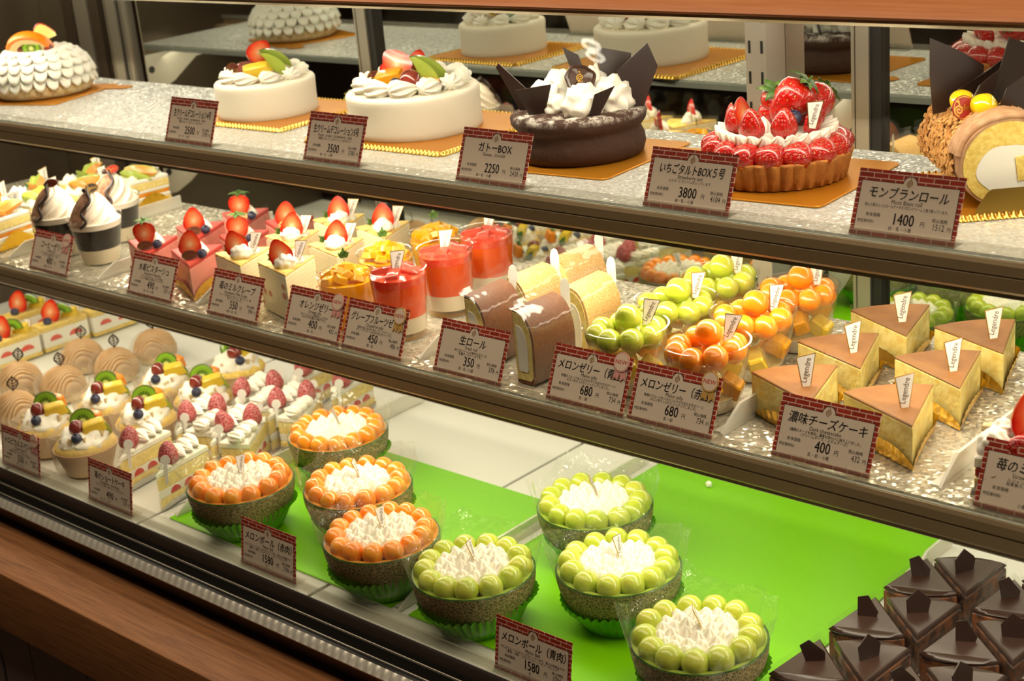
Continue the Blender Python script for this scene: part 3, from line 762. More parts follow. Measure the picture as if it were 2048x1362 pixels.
    # --- top: brown counter edge, steel underside
    top = strip([(-.028, 1.2785), (-.033, 1.2795), (-.0335, 1.281), (-.031, 1.2835), (-.022, 1.290), (-.005, 1.3015), (.02, 1.316), (.05, 1.326), (.09, 1.33), (.42, 1.33), (.42, 1.2785)])
    P('counter_top', top, 'copper')
    tr = strip([(.0185, 1.2655), (.0165, 1.268), (.0175, 1.2775), (.03, 1.2785), (.42, 1.2785), (.42, 1.272), (.045, 1.272), (.04, 1.2655)])
    P('top_trim', tr, 'lip')
    lamp = MB(); lamp.tube([(X0+.15, .066, 1.264), (X1-.05, .066, 1.264)], .007, 10); P('strip_lamp', lamp, 'tube')
    # --- front pane, leaning in towards the top
    m = MB(); ctl = [(-.0265, 1.281), (-.075, 1.16), (-.115, 1.05), (-.150, .95), (-.178, .84), (-.1885, .76), (-.1900, .711)]
    def curve(u):
        k = min(len(ctl)-2, int(u)); t_ = u-k; p = [ctl[max(0, min(len(ctl)-1, k+d))] for d in (-1, 0, 1, 2)]
        return tuple(.5*(2*p[1][i]+(p[2][i]-p[0][i])*t_+(2*p[0][i]-5*p[1][i]+4*p[2][i]-p[3][i])*t_*t_+(3*p[1][i]-p[0][i]-3*p[2][i]+p[3][i])*t_**3) for i in (0, 1))
    cv = [curve(i*6/48) for i in range(49)]
    m.grid([[(x, y, z) for y, z in cv] for x in (X0, X1)], False); P('front_pane', m, 'pane')
    # --- bottom channel: black rubber with bright lines, steel strip, dark recess, oak ledge
    ch = strip([(-.1818, Z3+.001), (-.184, Z3+.0035), (-.187, Z3+.001), (-.1925, Z3-.0125), (-.1934, Z3-.0128), (-.1943, Z3-.0148), (-.1985, Z3-.0216), (-.1995, Z3-.022), (-.2006, Z3-.0235), (-.2040, Z3-.0238), (-.204, Z3-.034), (-.1795, Z3-.034), (-.1795, Z3-.0005)])
    k = P('glass_channel', ch, 'black')
    for y, z in ((-.1918, Z3-.0112), (-.1982, Z3-.0212)):
        l = strip([(y, z), (y-.0009, z-.0003), (y-.0018, z-.0022), (y-.0006, z-.0026)]); part(k, 'bright_line', l.mesh('bright_line', ['alu']))
    st = MB(); rows = []
    nseg = 1400
    for i in range(nseg+1):
        x = X0+(X1-X0)*i/nseg; w = .00045*sin(x*2*pi/.0115)
        rows.append([(x, -.2042, Z3-.0236), (x, -.2070, Z3-.0256+w), (x, -.2098, Z3-.0280+w), (x, -.2125, Z3-.0303), (x, -.2110, Z3-.0330), (x, -.2042, Z3-.0330)])
    st.grid(rows, True); P('steel_strip', st, 'steel')
    rc = strip([(-.196, Z3-.034), (-.196, Z3-.062), (-.06, Z3-.062), (-.06, Z3-.034)]); P('recess', rc, 'darkalu')
    zt = .655
    w = strip([(-.19, zt), (-.2730, zt), (-.2765, zt-.0015), (-.2775, zt-.004), (-.2775, zt-.082), (-.26, zt-.084), (-.19, zt-.084)])
    P('oak_ledge', w, 'wood')
    kp = MB(); kp.box(X0, X1, -.252, -.15, .06, zt-.083, 0, 1)
    x = X0+.02; i = 0
    while x < X1-.13:
        for z in (.075, .20, .325, .45): kp.box(x+.0012, x+.1238, -.256, -.252, z+.0012, z+.1238, .001, 0)
        x += .125
    # blue brush mark on the tile at the far end
    for j, (xx, ww) in enumerate(((-.452, .016), (-.432, .006))):
        pts = [(xx+.006*sin(z_*40+j), z_) for z_ in [.46+.0075*q for q in range(16)]]
        for (xa, za), (xb, zb) in zip(pts, pts[1:]): q4(kp, (xa-ww/2, -.2564, za), (xa+ww/2*.8, -.2564, za), (xb+ww/2*.8, -.2564, zb), (xb-ww/2, -.2564, zb), 2)
    P('tiled_front', kp, 'walltile grout bluepaint')
    pl = MB(); pl.box(X0, X1, -.2, MY+.04, 0, Z3-.06); P('cabinet_base', pl, 'darkalu')
# ------------------------------------------------------------------ dividers, mats
def divider(label, x, y0, y1, z, h=.017, mt='milky', grp='low dividers between the rows', skew=0):
    def f():
        m = MB(); L = y1-y0
        pts = [(0, 0), (L, 0), (L, h), (.028, h), (.006, h*.35), (0, .002)]
        m.grid([[(dx, y, zz) for y, zz in pts] for dx in (-.0014, .0014)], True, 0, True, True)
        m.box(-.010, -.0015, .004, L-.004, 0, .0014)
        return m
    return solo('shelf_divider', cached(('shelf_divider', round(y1-y0, 3), h, mt), f, mt, 20), label, 'divider', (x, y0, z+.0004), skew, grp)
def mats_and_dividers():
    for x0, x1, y0, y1, lb in ((-.165, .196, -.150, .110, 'bright green mat under the orange melon bowls'), (.221, .578, -.150, .253, 'bright green mat under the pale green melon bowls')):
        m = MB(); m.box(x0, x1, y0, y1, Z3-.0006, Z3+.0012, .0004); solo('green_mat', m.mesh('green_mat', ['mat']), lb, 'mat', (0, 0, 0), 0, 'green mats on the deck')
    divider('long milky divider between the two green mats', .2085, -.15, .25, Z3, .016)
    divider('short milky divider at the back corner by the chocolate cake slices', .5825, .172, .25, Z3, .016)
    divider('milky divider between tropical cups and strawberry shortcakes', -.312, -.15, .25, Z3, .016)
    divider('milky divider between strawberry shortcakes and orange melon bowls', -.158, -.145, .25, Z3, .020)
    divider('milky divider between chestnut domes and tropical cups', -.52, -.15, .25, Z3, .014)
    divider('clear divider at the melon shortcakes beside the coffee jellies', -.605, -.045, .235, Z2)
    divider('clear divider between coffee jellies and pink mousse slices', -.398, -.045, .235, Z2)
    divider('clear divider between pink mousse and strawberry crepe slices', -.198, -.045, .235, Z2)
    divider('clear divider between grapefruit jellies and roll slices', .163, -.045, .235, Z2)
    divider('clear divider between melon jellies and cheesecakes', .522, -.045, .235, Z2, .02)
    divider('clear divider between cheesecakes and strawberry slice', .7185, -.045, .235, Z2, .02)
    f = strip([(-.1775, Z3+.0004), (-.1785, Z3+.0125), (-.1773, Z3+.013), (-.1768, Z3+.002), (-.1645, Z3+.0018), (-.1640, Z3+.011), (-.1625, Z3+.011), (-.1618, Z3+.0004)], 0, -1.0, 1.25)
    solo('card_rail', f.mesh('card_rail', ['acrylic'], 20), 'long clear acrylic card rail along the front of the bottom deck', 'card rail')
    for x, y in ((.2125, .226),):
        m = MB(); m.ball((0, 0, .003), (.004, .003, .0035), 12, 8, .5, 2, 3); solo('cream_crumb', m.mesh('cream_crumb', ['cream']), 'tiny white cream crumb on the green mat near the sill', 'crumb', (.305, .232, Z3+.0012))
# ------------------------------------------------------------------ price cards
def rosette(par, x, z, ribbon):
    def f():
        m = MB(); n = 28
        ring = [((.0083+.0004*(i % 2))*cos(2*pi*i/n), (.0083+.0004*(i % 2))*sin(2*pi*i/n)*1.05) for i in range(n)]
        for sx in (-1, 1):
            m.plate([(sx*.002-.003, -.006), (sx*.002+.003, -.006), (sx*.0045+.0028, -.0165), (sx*.0045+.0002, -.0138), (sx*.0045-.003, -.0172)], .0003, 1)
        a = len(m.v); m.plate(ring, .0006, 1)
        for i in range(a, len(m.v)): m.v[i] = (m.v[i][0], m.v[i][1]-.0004, m.v[i][2])
        a = len(m.v); m.plate([(p*.86, q*.86) for p, q in ring], .0002, 0)
        for i in range(a, len(m.v)): m.v[i] = (m.v[i][0], m.v[i][1]-.0008, m.v[i][2])
        write(m, 'NEW', 0, -.0018, .0052, 2, -.00095, .0125)
        write(m, 'NEW', 0.00018, -.0018, .0052, 2, -.00096, .0125)
        return m
    return part(par, 'rosette', cached(('rosette', ribbon), f, 'rosepaper %s redink' % ribbon, 20), (x, -.0012, z), (0, 0, 0))
def price_card(loc, lean, label, title, sub, desc, price, taxed, allerg, new=None, tsize=.0098, twid=.058, rows=True, style=0, rz=0):
    t = thing('price_card', label, 'price card', loc, rz, 'price cards along the shelf fronts')
    Wc, Hc = .0440, .0478
    m = MB()
    m.plate([(-Wc, -.0035), (Wc, -.0035), (Wc, Hc), (-Wc, Hc)], .0005, 1); m.m[1] = 0
    top = Hc-.0088; k = len(m.v)
    arch = [(.0062*cos(a), top+.0062*sin(a)*.95) for a in [pi*i/10 for i in range(11)]]
    panel = [(-.0408, 0.0006), (.0408, 0.0006), (.0408, top)]+arch+[(-.0408, top)]
    c = (0, .019)
    for s_, y, mt in ((0, -.00032, 3), (.0006, -.0004, 0)):
        pts = [(x-(s_ if x > 0 else -s_) if abs(x) > 1e-6 else x, z-s_*(1 if z > .01 else 0)) for x, z in panel]
        b = len(m.v); m.v += [(x, y, z) for x, z in pts]; m.f.append(tuple(range(b, b+len(pts)))); m.m.append(mt)
    g_spiral(m, 0, top+.0012, .0052, -.0005, 4)
    Y = -.00052
    def w(s, x, z, h, width=None, al='C', mt=2, sh=0, nr=.9): write(m, s, x, z, h, mt, Y, width, al, sh, nr)
    w(title, 0, .0268, tsize, twid, sh=.12 if style == 0 else 0)
    w(title, .0003, .0270, tsize, twid, sh=.12 if style == 0 else 0)
    w(sub, 0, .0226, .0046)
    for i, d in enumerate(desc): w(d[0], d[2] if len(d) > 2 else 0, .0194-.0027*i, .0030, d[1])
    w('本体価格', -.0262, .0118, .0034, .0125); w(price, 0, .0072, .0126, None, 'C', nr=.74); w(price, .0003, .0072, .0126, None, 'C', nr=.74)
    pw = .0029*len(price)
    w('円', pw+.0040, .0080, .0046); w('税込価格', .0290, .0126, .0032, .0125); w(taxed, .0335, .0066, .0068, None, 'R', nr=.74); w('円', .0374, .0068, .0038)
    w('特定原材料/', -.0385, .0066, .0030, .0140, 'L')
    w(allerg, -.002 if rows else -.009, .0026, .0036)
    part(t, 'card', m.mesh('card', 'paper brick ink line grayink'.split(), 20), (0, 0, 0), (-lean, 0, 0))
    h = MB(); h.box(-Wc, Wc, -.0022, -.0012, -.0040, .0006); h.box(-Wc, Wc, .0008, .0016, -.0040, .0012); h.box(-Wc, Wc, -.0022, .0016, -.0044, -.0036)
    h.box(-Wc, Wc, .0016, .013, -.0044, -.0038)
    part(t, 'holder', cached('holder', lambda: h, 'acrylic', 20))
    if new:
        q = T(0, 0, 0, -lean) @ Vector((new[1], -.0012, new[2]))
        r = rosette(t, 0, 0, new[0]); r.location = q; r.rotation_euler = (-lean, 0, 0)
def cards():
    L1, L2, L3 = radians(22), radians(24), radians(10)
    price_card((-.2330, .004, 1.1118), L1, 'price card for 2500 yen in front of the smaller cream cake', '生クリームデコレーション4号', 'Fresh  cream  strawberry  cake', [('季節のフルーツ・生クリーム・白スポンジ。', .045)], '2500', '2700', '卵・乳・小麦', twid=.069, style=1, rows=False)
    price_card((.0120, .004, 1.1118), L1, 'price card for 3500 yen in front of the larger cream cake', '生クリームデコレーション5号', 'Fresh  cream  strawberry  cake', [('季節のフルーツ・生クリーム・白スポンジ', .05)], '3500', '3780', '卵・乳・小麦', twid=.069, style=1, rows=False)
    price_card((.2354, .004, 1.1118), L1, 'price card for 2250 yen in front of the chocolate cake', 'ガトーBOX', 'Gateau  chocolat', [], '2250', '2430', '卵・乳・小麦', twid=.042, style=1, rows=False)
    price_card((.4600, .004, 1.1118), L1, 'price card for 3800 yen in front of the strawberry tart', 'いちごタルトBOX５号', 'Strawberry tart', [('カスタードクリームが入っています', .043)], '3800', '4104', '卵・乳・小麦', twid=.066)
    price_card((.6600, .004, 1.1118), L1, 'price card for 1400 yen in front of the chestnut roll cake', 'モンブランロール', 'Mont Blanc roll', [('刻んだ栗の入ったロールケーキをマロンクリームと栗で飾っています。', .069)], '1400', '1512', '卵・乳・小麦', twid=.066)
    y = -.0562; z = .9379
    price_card((-.4905, y, z), L2, 'price card for 480 yen in front of the coffee jellies', 'コーヒーゼリー', 'Coffee jelly', [('クリームの下にほろ苦いコーヒーと', .045), ('ミルクの二層のゼリーです。', .036)], '480', '518', '小麦・卵・乳', ('pinkrib', .031, .041), twid=.05)
    price_card((-.2735, y, z), L2, 'price card for 490 yen in front of the pink mousse slices', '木苺ピスターシュ', 'Raspberry Pistachio', [('ピスタチオのムースと木苺の', .042), ('ムースを重ねた可愛いケーキです。', .046)], '490', '529', '卵・乳・小麦', twid=.06)
    price_card((-.1183, y, z), L2, 'price card for 550 yen in front of the strawberry crepe slices', '苺のミルクレープ', 'Strawberry Mille Crepe', [('クレープ生地にカスタード・生クリーム・苺', .055), ('をサンドしました。', .026)], '550', '594', '小麦・卵・乳', twid=.062)
    price_card((.0140, y, z), L2, 'price card for 400 yen in front of the orange jelly', 'オレンジゼリー', 'Orange jelly', [('ゼリーの上には果肉たっぷりの', .042), ('さわやかな夏のお菓子です。', .038)], '400', '432', '卵・乳', ('pinkrib', .033, .040), twid=.052)
    price_card((.1058, y, z), L2, 'price card for 450 yen in front of the grapefruit jelly', 'グレープフルーツゼリー', 'Grapefruit jelly', [('相性の良い甘みのあるフルーツゼリーと', .05), ('グレープフルーツを合わせたゼリーです。', .052)], '450', '486', '卵・乳', ('rosegold', .033, .040), twid=.074)
    price_card((.2393, y, z), L2, 'price card for 350 yen in front of the roll slices', '生ロール', 'Fresh roll', [('卵と生クリームの素材を活かした', .042), ('定番ロールケーキです。', .03)], '350', '378', '卵・乳・小麦', twid=.034)
    price_card((.3832, y, z), L2, 'price card for 680 yen in front of the green melon jelly', 'メロンゼリー（青玉）', 'Melon jelly', [('数種のフルーツを入れたひんやりなめらかなゼリーに', .062), ('メロンをたっぷりとトッピングしました。', .048)], '680', '734', '乳・卵', ('pinkrib', .033, .043), twid=.074)
    price_card((.4763, y, z), L2, 'price card for 680 yen in front of the orange melon jelly', 'メロンゼリー（赤玉）', 'Melon jelly', [('数種のフルーツを入れたひんやりなめらかなゼリーに', .062), ('メロンをたっぷりとトッピングしました。', .048)], '680', '734', '乳・卵', ('rosegold', .033, .043), twid=.074)
    price_card((.6222, y, z), L2, 'price card for 400 yen in front of the cheesecakes', '濃味チーズケーキ', 'Dark cheesecake', [('2種類のチーズを使用し濃厚な味わいに焼き上げました。', .064), ('（クリームチーズ・エダムチーズ）', .042)], '400', '432', '乳・卵・小麦', twid=.070)
    price_card((.7950, y, z), L2, 'price card standing before the strawberry slice', '苺のミルフィーユ', 'Strawberry Mille-feuille', [('ルジャンドルのサクサクパイに', .045), ('自家製カスタードと苺をサンド。', .045)], '600', '648', '小麦・卵・乳', twid=.066)
    y = -.1722; z = .7216
    price_card((-.4400, y, z), L3, 'price card for 550 yen in front of the tropical fruit cups', 'トロピカルスペシャル', 'Tropical Special', [('カスタード・生クリーム・', .036), ('季節のフルーツたっぷりの一品です。', .05)], '550', '594', '小麦・卵・乳', ('pinkrib', .034, .042), twid=.070)
    price_card((-.2473, y, z), L3, 'price card for 490 yen in front of the strawberry shortcakes', '苺のショートケーキ', 'Strawberry   shortcake', [('フレッシュな苺・生クリーム・白スポンジ', .056)], '490', '529', '卵・乳・小麦', twid=.060, style=1, rows=False)
    price_card((.0376, y, z), L3, 'price card for 1580 yen in front of the orange melon bowls', 'メロンボール（赤肉）', 'Melon Ball', [('中にはフルーツとゼリーがはいっています。夏の人気商品です！', .074), ('（黄桃・洋梨・ブルーベリー・パイン・オレンジ）', .06)], '1580', '1706', '乳', twid=.074)
    price_card((.3994, y, z), L3, 'price card for 1580 yen in front of the green melon bowls', 'メロンボール（青肉）', 'Melon Ball', [('中にはフルーツとゼリーがはいっています。夏の人気商品です！', .074), ('（黄桃・洋梨・ブルーベリー・パイン・オレンジ）', .06)], '1580', '1706', '乳', twid=.074)
# ------------------------------------------------------------------ shared toppings (each a part of the cake it sits on)
F = radians
VIEW = F(48)                                # turn that faces the shop front
def half_berry(par, loc, h=.03, rz=VIEW, tilt=0, roll=0, calyx=False, label=None):
    o = part(par, 'strawberry', cached('half_strawberry', g_halfberry, 'berry berrycut', 50), loc, (tilt, roll, rz), h, label)
    if calyx:
        part(o, 'calyx', cached('calyx', g_calyx, 'leaf', 60), (0, .12, .02), (pi, 0, 0), .42)
    return o
def down_berry(par, loc, h=.03, rz=VIEW, tilt=0, roll=0, leaf=True):
    """half strawberry standing on its point, leaves at the top"""
    o = part(par, 'strawberry', cached('half_strawberry', g_halfberry, 'berry berrycut', 50), (loc[0], loc[1], loc[2]+h), (pi-tilt, roll, rz+pi), h)
    if leaf: part(o, 'calyx', cached('calyx', g_calyx, 'leaf', 60), (0, .15, .0), (pi, 0, 0), .40)
    return o
def whole_berry(par, loc, h=.03, rot=(0, 0, 0), dust=False, calyx=False, name='strawberry'):
    if dust: rot = (pi+rot[0], rot[1], rot[2]); loc = (loc[0], loc[1], loc[2]+h*.92)
    o = part(par, name, cached('dusted_strawberry' if dust else 'whole_strawberry', g_berry, 'berrydust' if dust else 'berry', 60), loc, rot, h)
    if calyx: part(o, 'calyx', cached('calyx', g_calyx, 'leaf', 60), (0, 0, .99), (0, 0, 0), .42)
    return o
def sphere(par, name, mt, loc, r, sc=(1, 1, 1), rot=(0, 0, 0)):
    return part(par, name, cached((name, mt, round(r, 4)), lambda: (lambda m: (m.ball((0, 0, 0), (r, r, r), 26, 16, .04, 1.6, 2), m)[1])(MB()), mt, 60), loc, rot, sc)
def blueberry(par, loc, r=.0058, rot=(.5, .3, 0)):
    def f():
        m = MB(); prof = [(0, -1)]+[(cos(t), sin(t)*.9) for t in [-1.3+.2*i for i in range(13)]]+[(.42, .86), (.38, .95), (.3, .9), (.24, .72), (0, .7)]
        m.lathe(prof, 20, lambda a, k, q, z: (q*(1+(.12*cos(5*a) if k in (14, 15) else 0)), z, a)); return m
    return part(par, 'blueberry', cached('blueberry', f, 'blueberry', 40), loc, rot, r)
def kiss(par, loc, r, h, rz=0, mt='cream', name='piped_cream', rot=None):
    return part(par, name, cached(('cream_kiss', mt), g_kiss, mt, 50), loc, rot or (0, 0, rz), (r, r, h))
def chunk(par, name, mt, loc, s, seed=1, rot=(0, 0, 0), dims=(1, .8, .8, .7)):
    return part(par, name, cached((name, mt, seed, dims), lambda: g_chunk(seed, *dims), mt, 30), loc, rot, s)
def kiwi(par, loc, r=.016, rot=(0, 0, VIEW), a0=-.1, a1=3.3):
    return part(par, 'kiwi_slice', cached(('kiwi_slice', a0, a1), lambda: g_disc(.2, 28, a0, a1), 'kiwi melonrind', 40), loc, rot, r)
def melon(par, loc, L, rot=(0, 0, 0), kind='g', name='melon_slice'):
    mats_ = {'g': 'melonrind melongreen melongreen', 'o': 'melonrind melongreen melonorange', 'n': 'net melongreen melonorange'}[kind]
    return part(par, name, cached((name, kind), g_melonwedge, mats_, 30), loc, rot, L)
def sprig(par, loc, s=.009, rot=(0, 0, VIEW)):
    return part(par, 'herb_sprig', cached('herb_sprig', g_leaf, 'leaf', 60), loc, rot, s)
def oval_plaque(par, loc, rot, mt='plaque', w=.009, h=.0058, name='chocolate_plaque'):
    def f():
        m = MB(); n = 26
        m.plate([(w*cos(2*pi*i/n), h*sin(2*pi*i/n)) for i in range(n)], .0012, 0)
        b = len(m.v); m.grid([[(q*w*cos(2*pi*i/n), -.0009, q*h*sin(2*pi*i/n)) for i in range(n)] for q in (.86, .92)], True, 1)
        g_spiral(m, -w*.45, 0, h*.85, -.0008, 1)
        write(m, 'elies', w*.22, -h*.25, h*.8, 1, -.0008, w*.95)
        return m
    return part(par, name, cached((name, mt, w, h), f, mt+' gold', 30), loc, rot)
def cup_shell(r0, r1, h, th=.0006, foot=0, n=40, bulge=0.0, lip=.0006):
    m = MB(); prof = [(0, .0006), (r0*.9, .0006), (r0, .0012)]
    for i in range(1, 11):
        t = i/10; prof.append((r0+(r1-r0)*(t+bulge*sin(pi*t)), .0012+(h-.0012)*t))
    prof += [(r1+lip, h+.0003), (r1+lip, h+.0009), (r1-th, h+.0008)]
    m.lathe(prof, n); return m
def fill(r0, r1, z0, z1, inset=.0005, n=36, bulge=0, h=None, amp=0, seed=0):
    """contents of a cup between two heights"""
    m = MB(); prof = [(0, z0)]
    R = lambda z: r0+(r1-r0)*((z/h)+bulge*sin(pi*z/h))-inset
    for i in range(7): z = z0+(z1-z0)*i/6; prof.append((R(z), z))
    prof += [(R(z1)*.96, z1+.0003), (R(z1)*.6, z1+amp), (0, z1+amp)]
    m.lathe(prof, n, (lambda a, k, r, z: (r, z+(amp*nz3(r*300+seed, a*2, z*90) if k > 7 else 0), a)) if amp else None); return m
# ------------------------------------------------------------------ boards
def gold_board(x, y, s, label, rz=0, tab=None, grp='gold cake boards'):
    t = thing('cake_board', label, 'cake board', (x, y, Z1+.0003), rz, grp)
    def f():
        m = MB(); r = .008; pts = []
        for cx, cy_, a0 in ((s-r, s-r, 0), (-s+r, s-r, pi/2), (-s+r, -s+r, pi), (s-r, -s+r, 3*pi/2)):
            pts += [(cx+r*cos(a0+pi/2*i/5), cy_+r*sin(a0+pi/2*i/5)) for i in range(6)]
        m.prism(pts, 0, .0016, .0003); return m
    part(t, 'board', cached(('board', s), f, 'goldboard', 30))
    if tab:
        def g():
            m = MB(); pts = [(-.012, 0), (.012, 0), (.012, .024)]+[(.012*cos(pi*i/8), .024+.012*sin(pi*i/8)) for i in range(1, 8)]+[(-.012, .024)]
            m.prism(pts, .0004, .0012, .0001); return m
        part(t, 'pull_tab', cached('pull_tab', g, 'goldboard', 30), (tab[0], tab[1], 0), (0, 0, tab[2]))
    return t
def lace_tray(x, y, sx, sy, label, rz=0, flap=False, grp='gold beaded cake trays'):
    t = thing('cake_tray', label, 'cake tray', (x, y, Z1+.0003), rz, grp)
    m = MB(); m.box(-sx, sx, -sy, sy, .0022, .0034, .0003); part(t, 'board', m.mesh('board', ['goldboard']))
    e = MB(); rows = []
    prof = [(0, .0034), (.0012, .0052), (.0028, .0048), (.0044, .0016), (.0056, .0006), (.0056, 0), (.004, .0002), (.001, .002)]
    per = []; step = .00062
    for (x0, y0, x1, y1, nx, ny) in ((-sx, -sy, sx, -sy, 0, -1), (sx, -sy, sx, sy, 1, 0), (sx, sy, -sx, sy, 0, 1), (-sx, sy, -sx, -sy, -1, 0)):
        L = hypot(x1-x0, y1-y0); n = int(L/step)
        for i in range(n):
            u = i/n; c = abs(sin(pi*(u*L)/.0056)); per.append((x0+(x1-x0)*u, y0+(y1-y0)*u, nx, ny, c))
    rows = [[(px+nx*d, py+ny*d, z*(.35+.65*c) if 0 < k < 4 else z) for k, (d, z) in enumerate(prof)] for px, py, nx, ny, c in per]
    cols = [list(q) for q in zip(*rows)]
    e.grid(cols+[cols[0]], True); part(t, 'beaded_rim', e.mesh('beaded_rim', ['gold'], 60))
    if flap:
        f = MB(); pts = [(-.030, .0), (.030, .0), (.0285, .004), (.020, .016), (.016, .0185), (-.016, .0185), (-.020, .016), (-.0285, .004)]
        f.plate(pts, .0006, 0); part(t, 'gold_flap', f.mesh('gold_flap', ['gold'], 20), (0, -sy-.0006, .0045), (F(-8), 0, 0))
    return t
# ------------------------------------------------------------------ top shelf
def ruffle_cake():
    x, y = -.749, .138
    gold_board(x+.012, y-.004, .071, 'gold card board under the ruffled cream cake', F(18), (.071, .05, -pi/2))
    t = thing('ruffled_cream_cake', 'domed white cream cake with ruffled petals and orange slice on top', 'cake', (x, y, Z1+.0019))
    m = MB(); m.lathe([(0, 0), (.060, 0), (.0655, .003), (.067, .010), (.066, .018), (.060, .023), (0, .024)], 44, lambda a, k, r, z: (r*(1+.012*nz3(cos(a)*4, sin(a)*4, z*90)), z, a)); part(t, 'sponge_base', m.mesh('sponge_base', ['crumb'], 60))
    m = MB(); m.lathe([(0, .012), (.060, .014), (.056, .03), (.046, .046), (.034, .056), (0, .058)], 40); part(t, 'cream_dome', m.mesh('cream_dome', ['cream'], 60))
    for k, (R, z, n, drop, dz) in enumerate(((.0710, .0270, 26, .0150, .006), (.0705, .0375, 24, .0120, .0055), (.0655, .0465, 22, .0080, .0055), (.0575, .0540, 19, .0050, .005), (.0475, .0600, 16, .0030, .004))):
        def ruff():
            m = MB(); N_ = n*14; rows = []
            prof = [(-.014, .001, 0), (-.008, .004, .1), (-.003, .0038, .4), (.0022, .0018, .9), (.0034, -.0010, 1), (.0014, -.0028, 1.0), (-.004, -.0035, .7), (-.010, -.003, .2)]
            for dr, dzz, wgt in prof:
                row = []
                for i in range(N_):
                    a = 2*pi*i/N_; u = (n*a/(2*pi)) % 1; s_ = sqrt(max(0, 1-(2*u-1)**2)); w_ = .8+.2*nz3(cos(a)*5+k*3, sin(a)*5, 1)
                    r = R+dr+(s_-.6)*.0050*wgt; zz = z+dzz-drop*wgt*s_*w_+.0026*wgt*(1-s_)+.0014*nz3(cos(a)*3, sin(a)*3, k)
                    row.append((r*cos(a+.1*k), r*sin(a+.1*k), zz))
                rows.append(row)
            rows.append(rows[0]); m.grid(rows, True); return m
        part(t, 'cream_ruffle', ruff().mesh('cream_ruffle', ['cream'], 70))
    m = MB(); m.lathe([(.0, .056), (.041, .057), (.039, .0615), (0, .0625)], 30); part(t, 'cream_top', m.mesh('cream_top', ['cream'], 60))
    # orange slice bridging the top, apple behind it, kiwi under it
    m = MB(); rows = []
    for i in range(17):
        a = F(14)+F(140)*i/16
        rows.append([(.034*r*cos(a), yy, .034*r*sin(a)) for r, yy in ((.98, -.0075), (1.04, -.003), (1.04, .003), (.98, .0075), (.88, .0075), (.88, -.0075))])
    m.grid(rows, True, 0, True, True); o = part(t, 'orange_slice', m.mesh('orange_slice', ['peel'], 60), (.001, -.010, .0575), (F(30), F(0), F(40)))
    m = MB(); rows = []
    for i in range(17):
        a = F(16)+F(136)*i/16
        rows.append([(.034*r*cos(a), yy, .034*r*sin(a)) for r, yy in ((.90, -.0070), (.885, .0070), (.62, .0060), (.60, -.0060))])
    m.grid(rows, True, 0, True, True); part(o, 'orange_flesh', m.mesh('orange_flesh', ['pith'], 40))
    m = MB(); rows = []
    for i in range(9):
        u = i/8*2-1; rows.append([(u*.017, -.004*(1-u*u), .0), (u*.017, .006*(1-u*u)+.001, .004), (u*.017, .001, .018*(1-u*u)+.004)])
    m.grid(rows, True, 0, True, True); part(t, 'apple_slice', m.mesh('apple_slice', ['apple'], 30), (.009, .010, .074), (F(8), F(-14), F(46)))
    m = MB(); rows = []
    for i in range(9):
        u = i/8*2-1; rows.append([(u*.0175, .0012, .0185*(1-u*u)+.0045), (u*.0175, .0070*(1-u*u)+.0012, .0045), (u*.0175, .008*(1-u*u)+.001, .006), (u*.0175, .002, .0195*(1-u*u)+.0045)])
    m.grid(rows, True, 0, True, True); part(t, 'apple_skin', m.mesh('apple_skin', ['appleskin'], 30), (.009, .010, .074), (F(8), F(-14), F(46)))
    m = MB(); m.box(-1, 1, -.5, .5, -.45, .45, .12); part(t, 'kiwi_piece', m.mesh('kiwi_piece', ['kiwi'], 30), (.012, -.014, .0665), (0, F(6), F(42)), .0125)
    half_berry(t, (-.014, -.009, .062), .022, VIEW, F(12), F(-24))
    sphere(t, 'grape', 'grape', (-.006, -.022, .064), .0052); sphere(t, 'grape', 'grape', (.027, .002, .0645), .0068)
    return t
